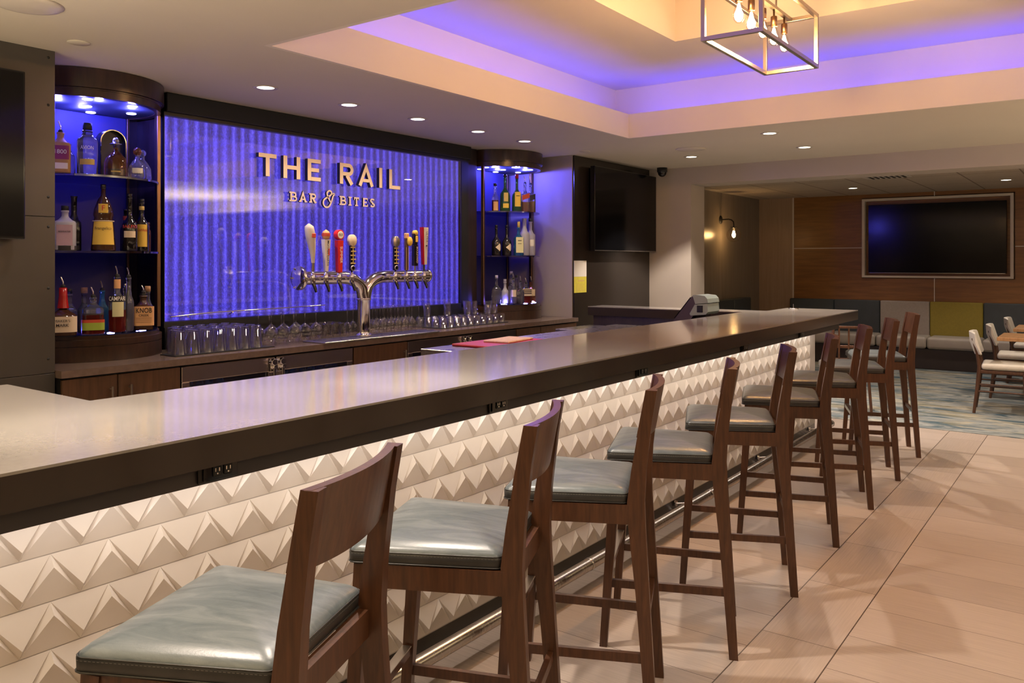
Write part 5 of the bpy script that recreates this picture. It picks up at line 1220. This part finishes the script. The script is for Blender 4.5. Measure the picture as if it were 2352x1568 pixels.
# further downlights of the same kind, out of frame
for x, y, p in ((1.06, 2.25, 150), (2.2, 2.12, 175), (2.15, 4.0, 22), (3.0, -.75, 34), (4.8, -.75, 40), (6.4, -.75, 46), (8.1, .55, 80), (1.3, -.4, 32), (8.1, -1.2, 50), (1.2, 1.0, 22)):
    spot(x, y, 2.63, p, WARM, 104, .4, .03)
spot(1.06, 2.25, 2.63, 100, (1, .88, .72), 30, 1., .03); spot(2.2, 2.06, 2.63, 130, (1, .88, .72), 28, 1., .03)
spot(10.1, .5, 2.515, 80, WARM, 100); spot(10.1, 2.6, 2.515, 25, WARM, 100)
# cove strips in the tray (blue-violet), hidden behind the fascia, shining up
VIO = (.07, .065, 1.)
cy_, cxm = (TY0 + TY1) / 2, (TX0 + TX1) / 2
PV = 10.5
area(cxm, TY1 + .13, 2.80, 3.98, .05, PV, VIO, (PI, 0, 0)); area(cxm, TY0 - .13, 2.80, 3.98, .05, PV, VIO, (PI, 0, 0))
area(TX0 - .13, cy_, 2.80, .05, 3.9, PV, VIO, (PI, 0, 0)); area(TX1 + .13, cy_, 2.80, .05, 3.9, PV, VIO, (PI, 0, 0))
# pendant bulbs
for i in range(5): point(LX - .39 + i * .19, LY, LZ + .12, 58, (1, .50, .17), .03)
point(11.55, 4.418, 1.90, 26, (1, .58, .22), .03)
# LED tape under the bar overhang
area(3.95, 1.925, .975, 6.6, .05, 13, (1, .87, .76), (R_(0), 0, 0))
# tower lights
BLU = (.10, .09, 1.)
for cx in (CL, CR):
    for dx, dy in ((-.21, -.10), (-.05, -.28), (.20, -.20), (.0, .02)):
        point(cx + dx, 5.24 + dy, 2.455, 9, BLU, .02)
    for dx, dy in ((-.22, -.26), (.18, -.30)): point(cx + dx, 5.24 + dy, 1.085, 1.6, BLU, .012)
# world
wd_ = bpy.data.worlds.new('world'); sc.world = wd_; wd_.use_nodes = True; bg = wd_.node_tree.nodes['Background']; bg.inputs[0].default_value = (1, .82, .62, 1); bg.inputs[1].default_value = .05
# added upward lamps with no fixture, standing in for bounce off the unseen room
for x, y in ((-1.5, -3.2), (3.5, -3.6)):
    mb = MB(); 
for x, y, z, p in ((-.2, 3.3, 1.62, 66), (-1.2, 1.4, 1.62, 85), (1.0, -1.4, 1.62, 75), (4.8, -2.4, 1.62, 90), (8.0, -2.4, 1.62, 120)): area(x, y, z, 1.4, 1.4, p, (1, .82, .56), (PI, 0, 0))

# ================================================================== CAMERA
cam = bpy.data.cameras.new('camera'); co = bpy.data.objects.new('camera', cam); COL.objects.link(co); sc.camera = co
co.location = (0, 0, 1.5); co.rotation_euler = (R_(90), 0, R_(36.1 - 90)); cam.sensor_width = 36; cam.lens = 1879 / 2352 * 36; cam.shift_y = -(784 - 602) / 2352; cam.clip_start = .05
sc.view_settings.view_transform = 'Standard'; sc.view_settings.look = 'None'; sc.view_settings.gamma = 1; sc.view_settings.use_curve_mapping = False; sc.view_settings.exposure = .1
c = sc.cycles
c.max_bounces = 10; c.diffuse_bounces = 4; c.glossy_bounces = 5; c.transmission_bounces = 8; c.transparent_max_bounces = 24; c.caustics_reflective = False; c.caustics_refractive = False
c.sample_clamp_indirect = 4.; c.use_denoising = True; c.blur_glossy = .5
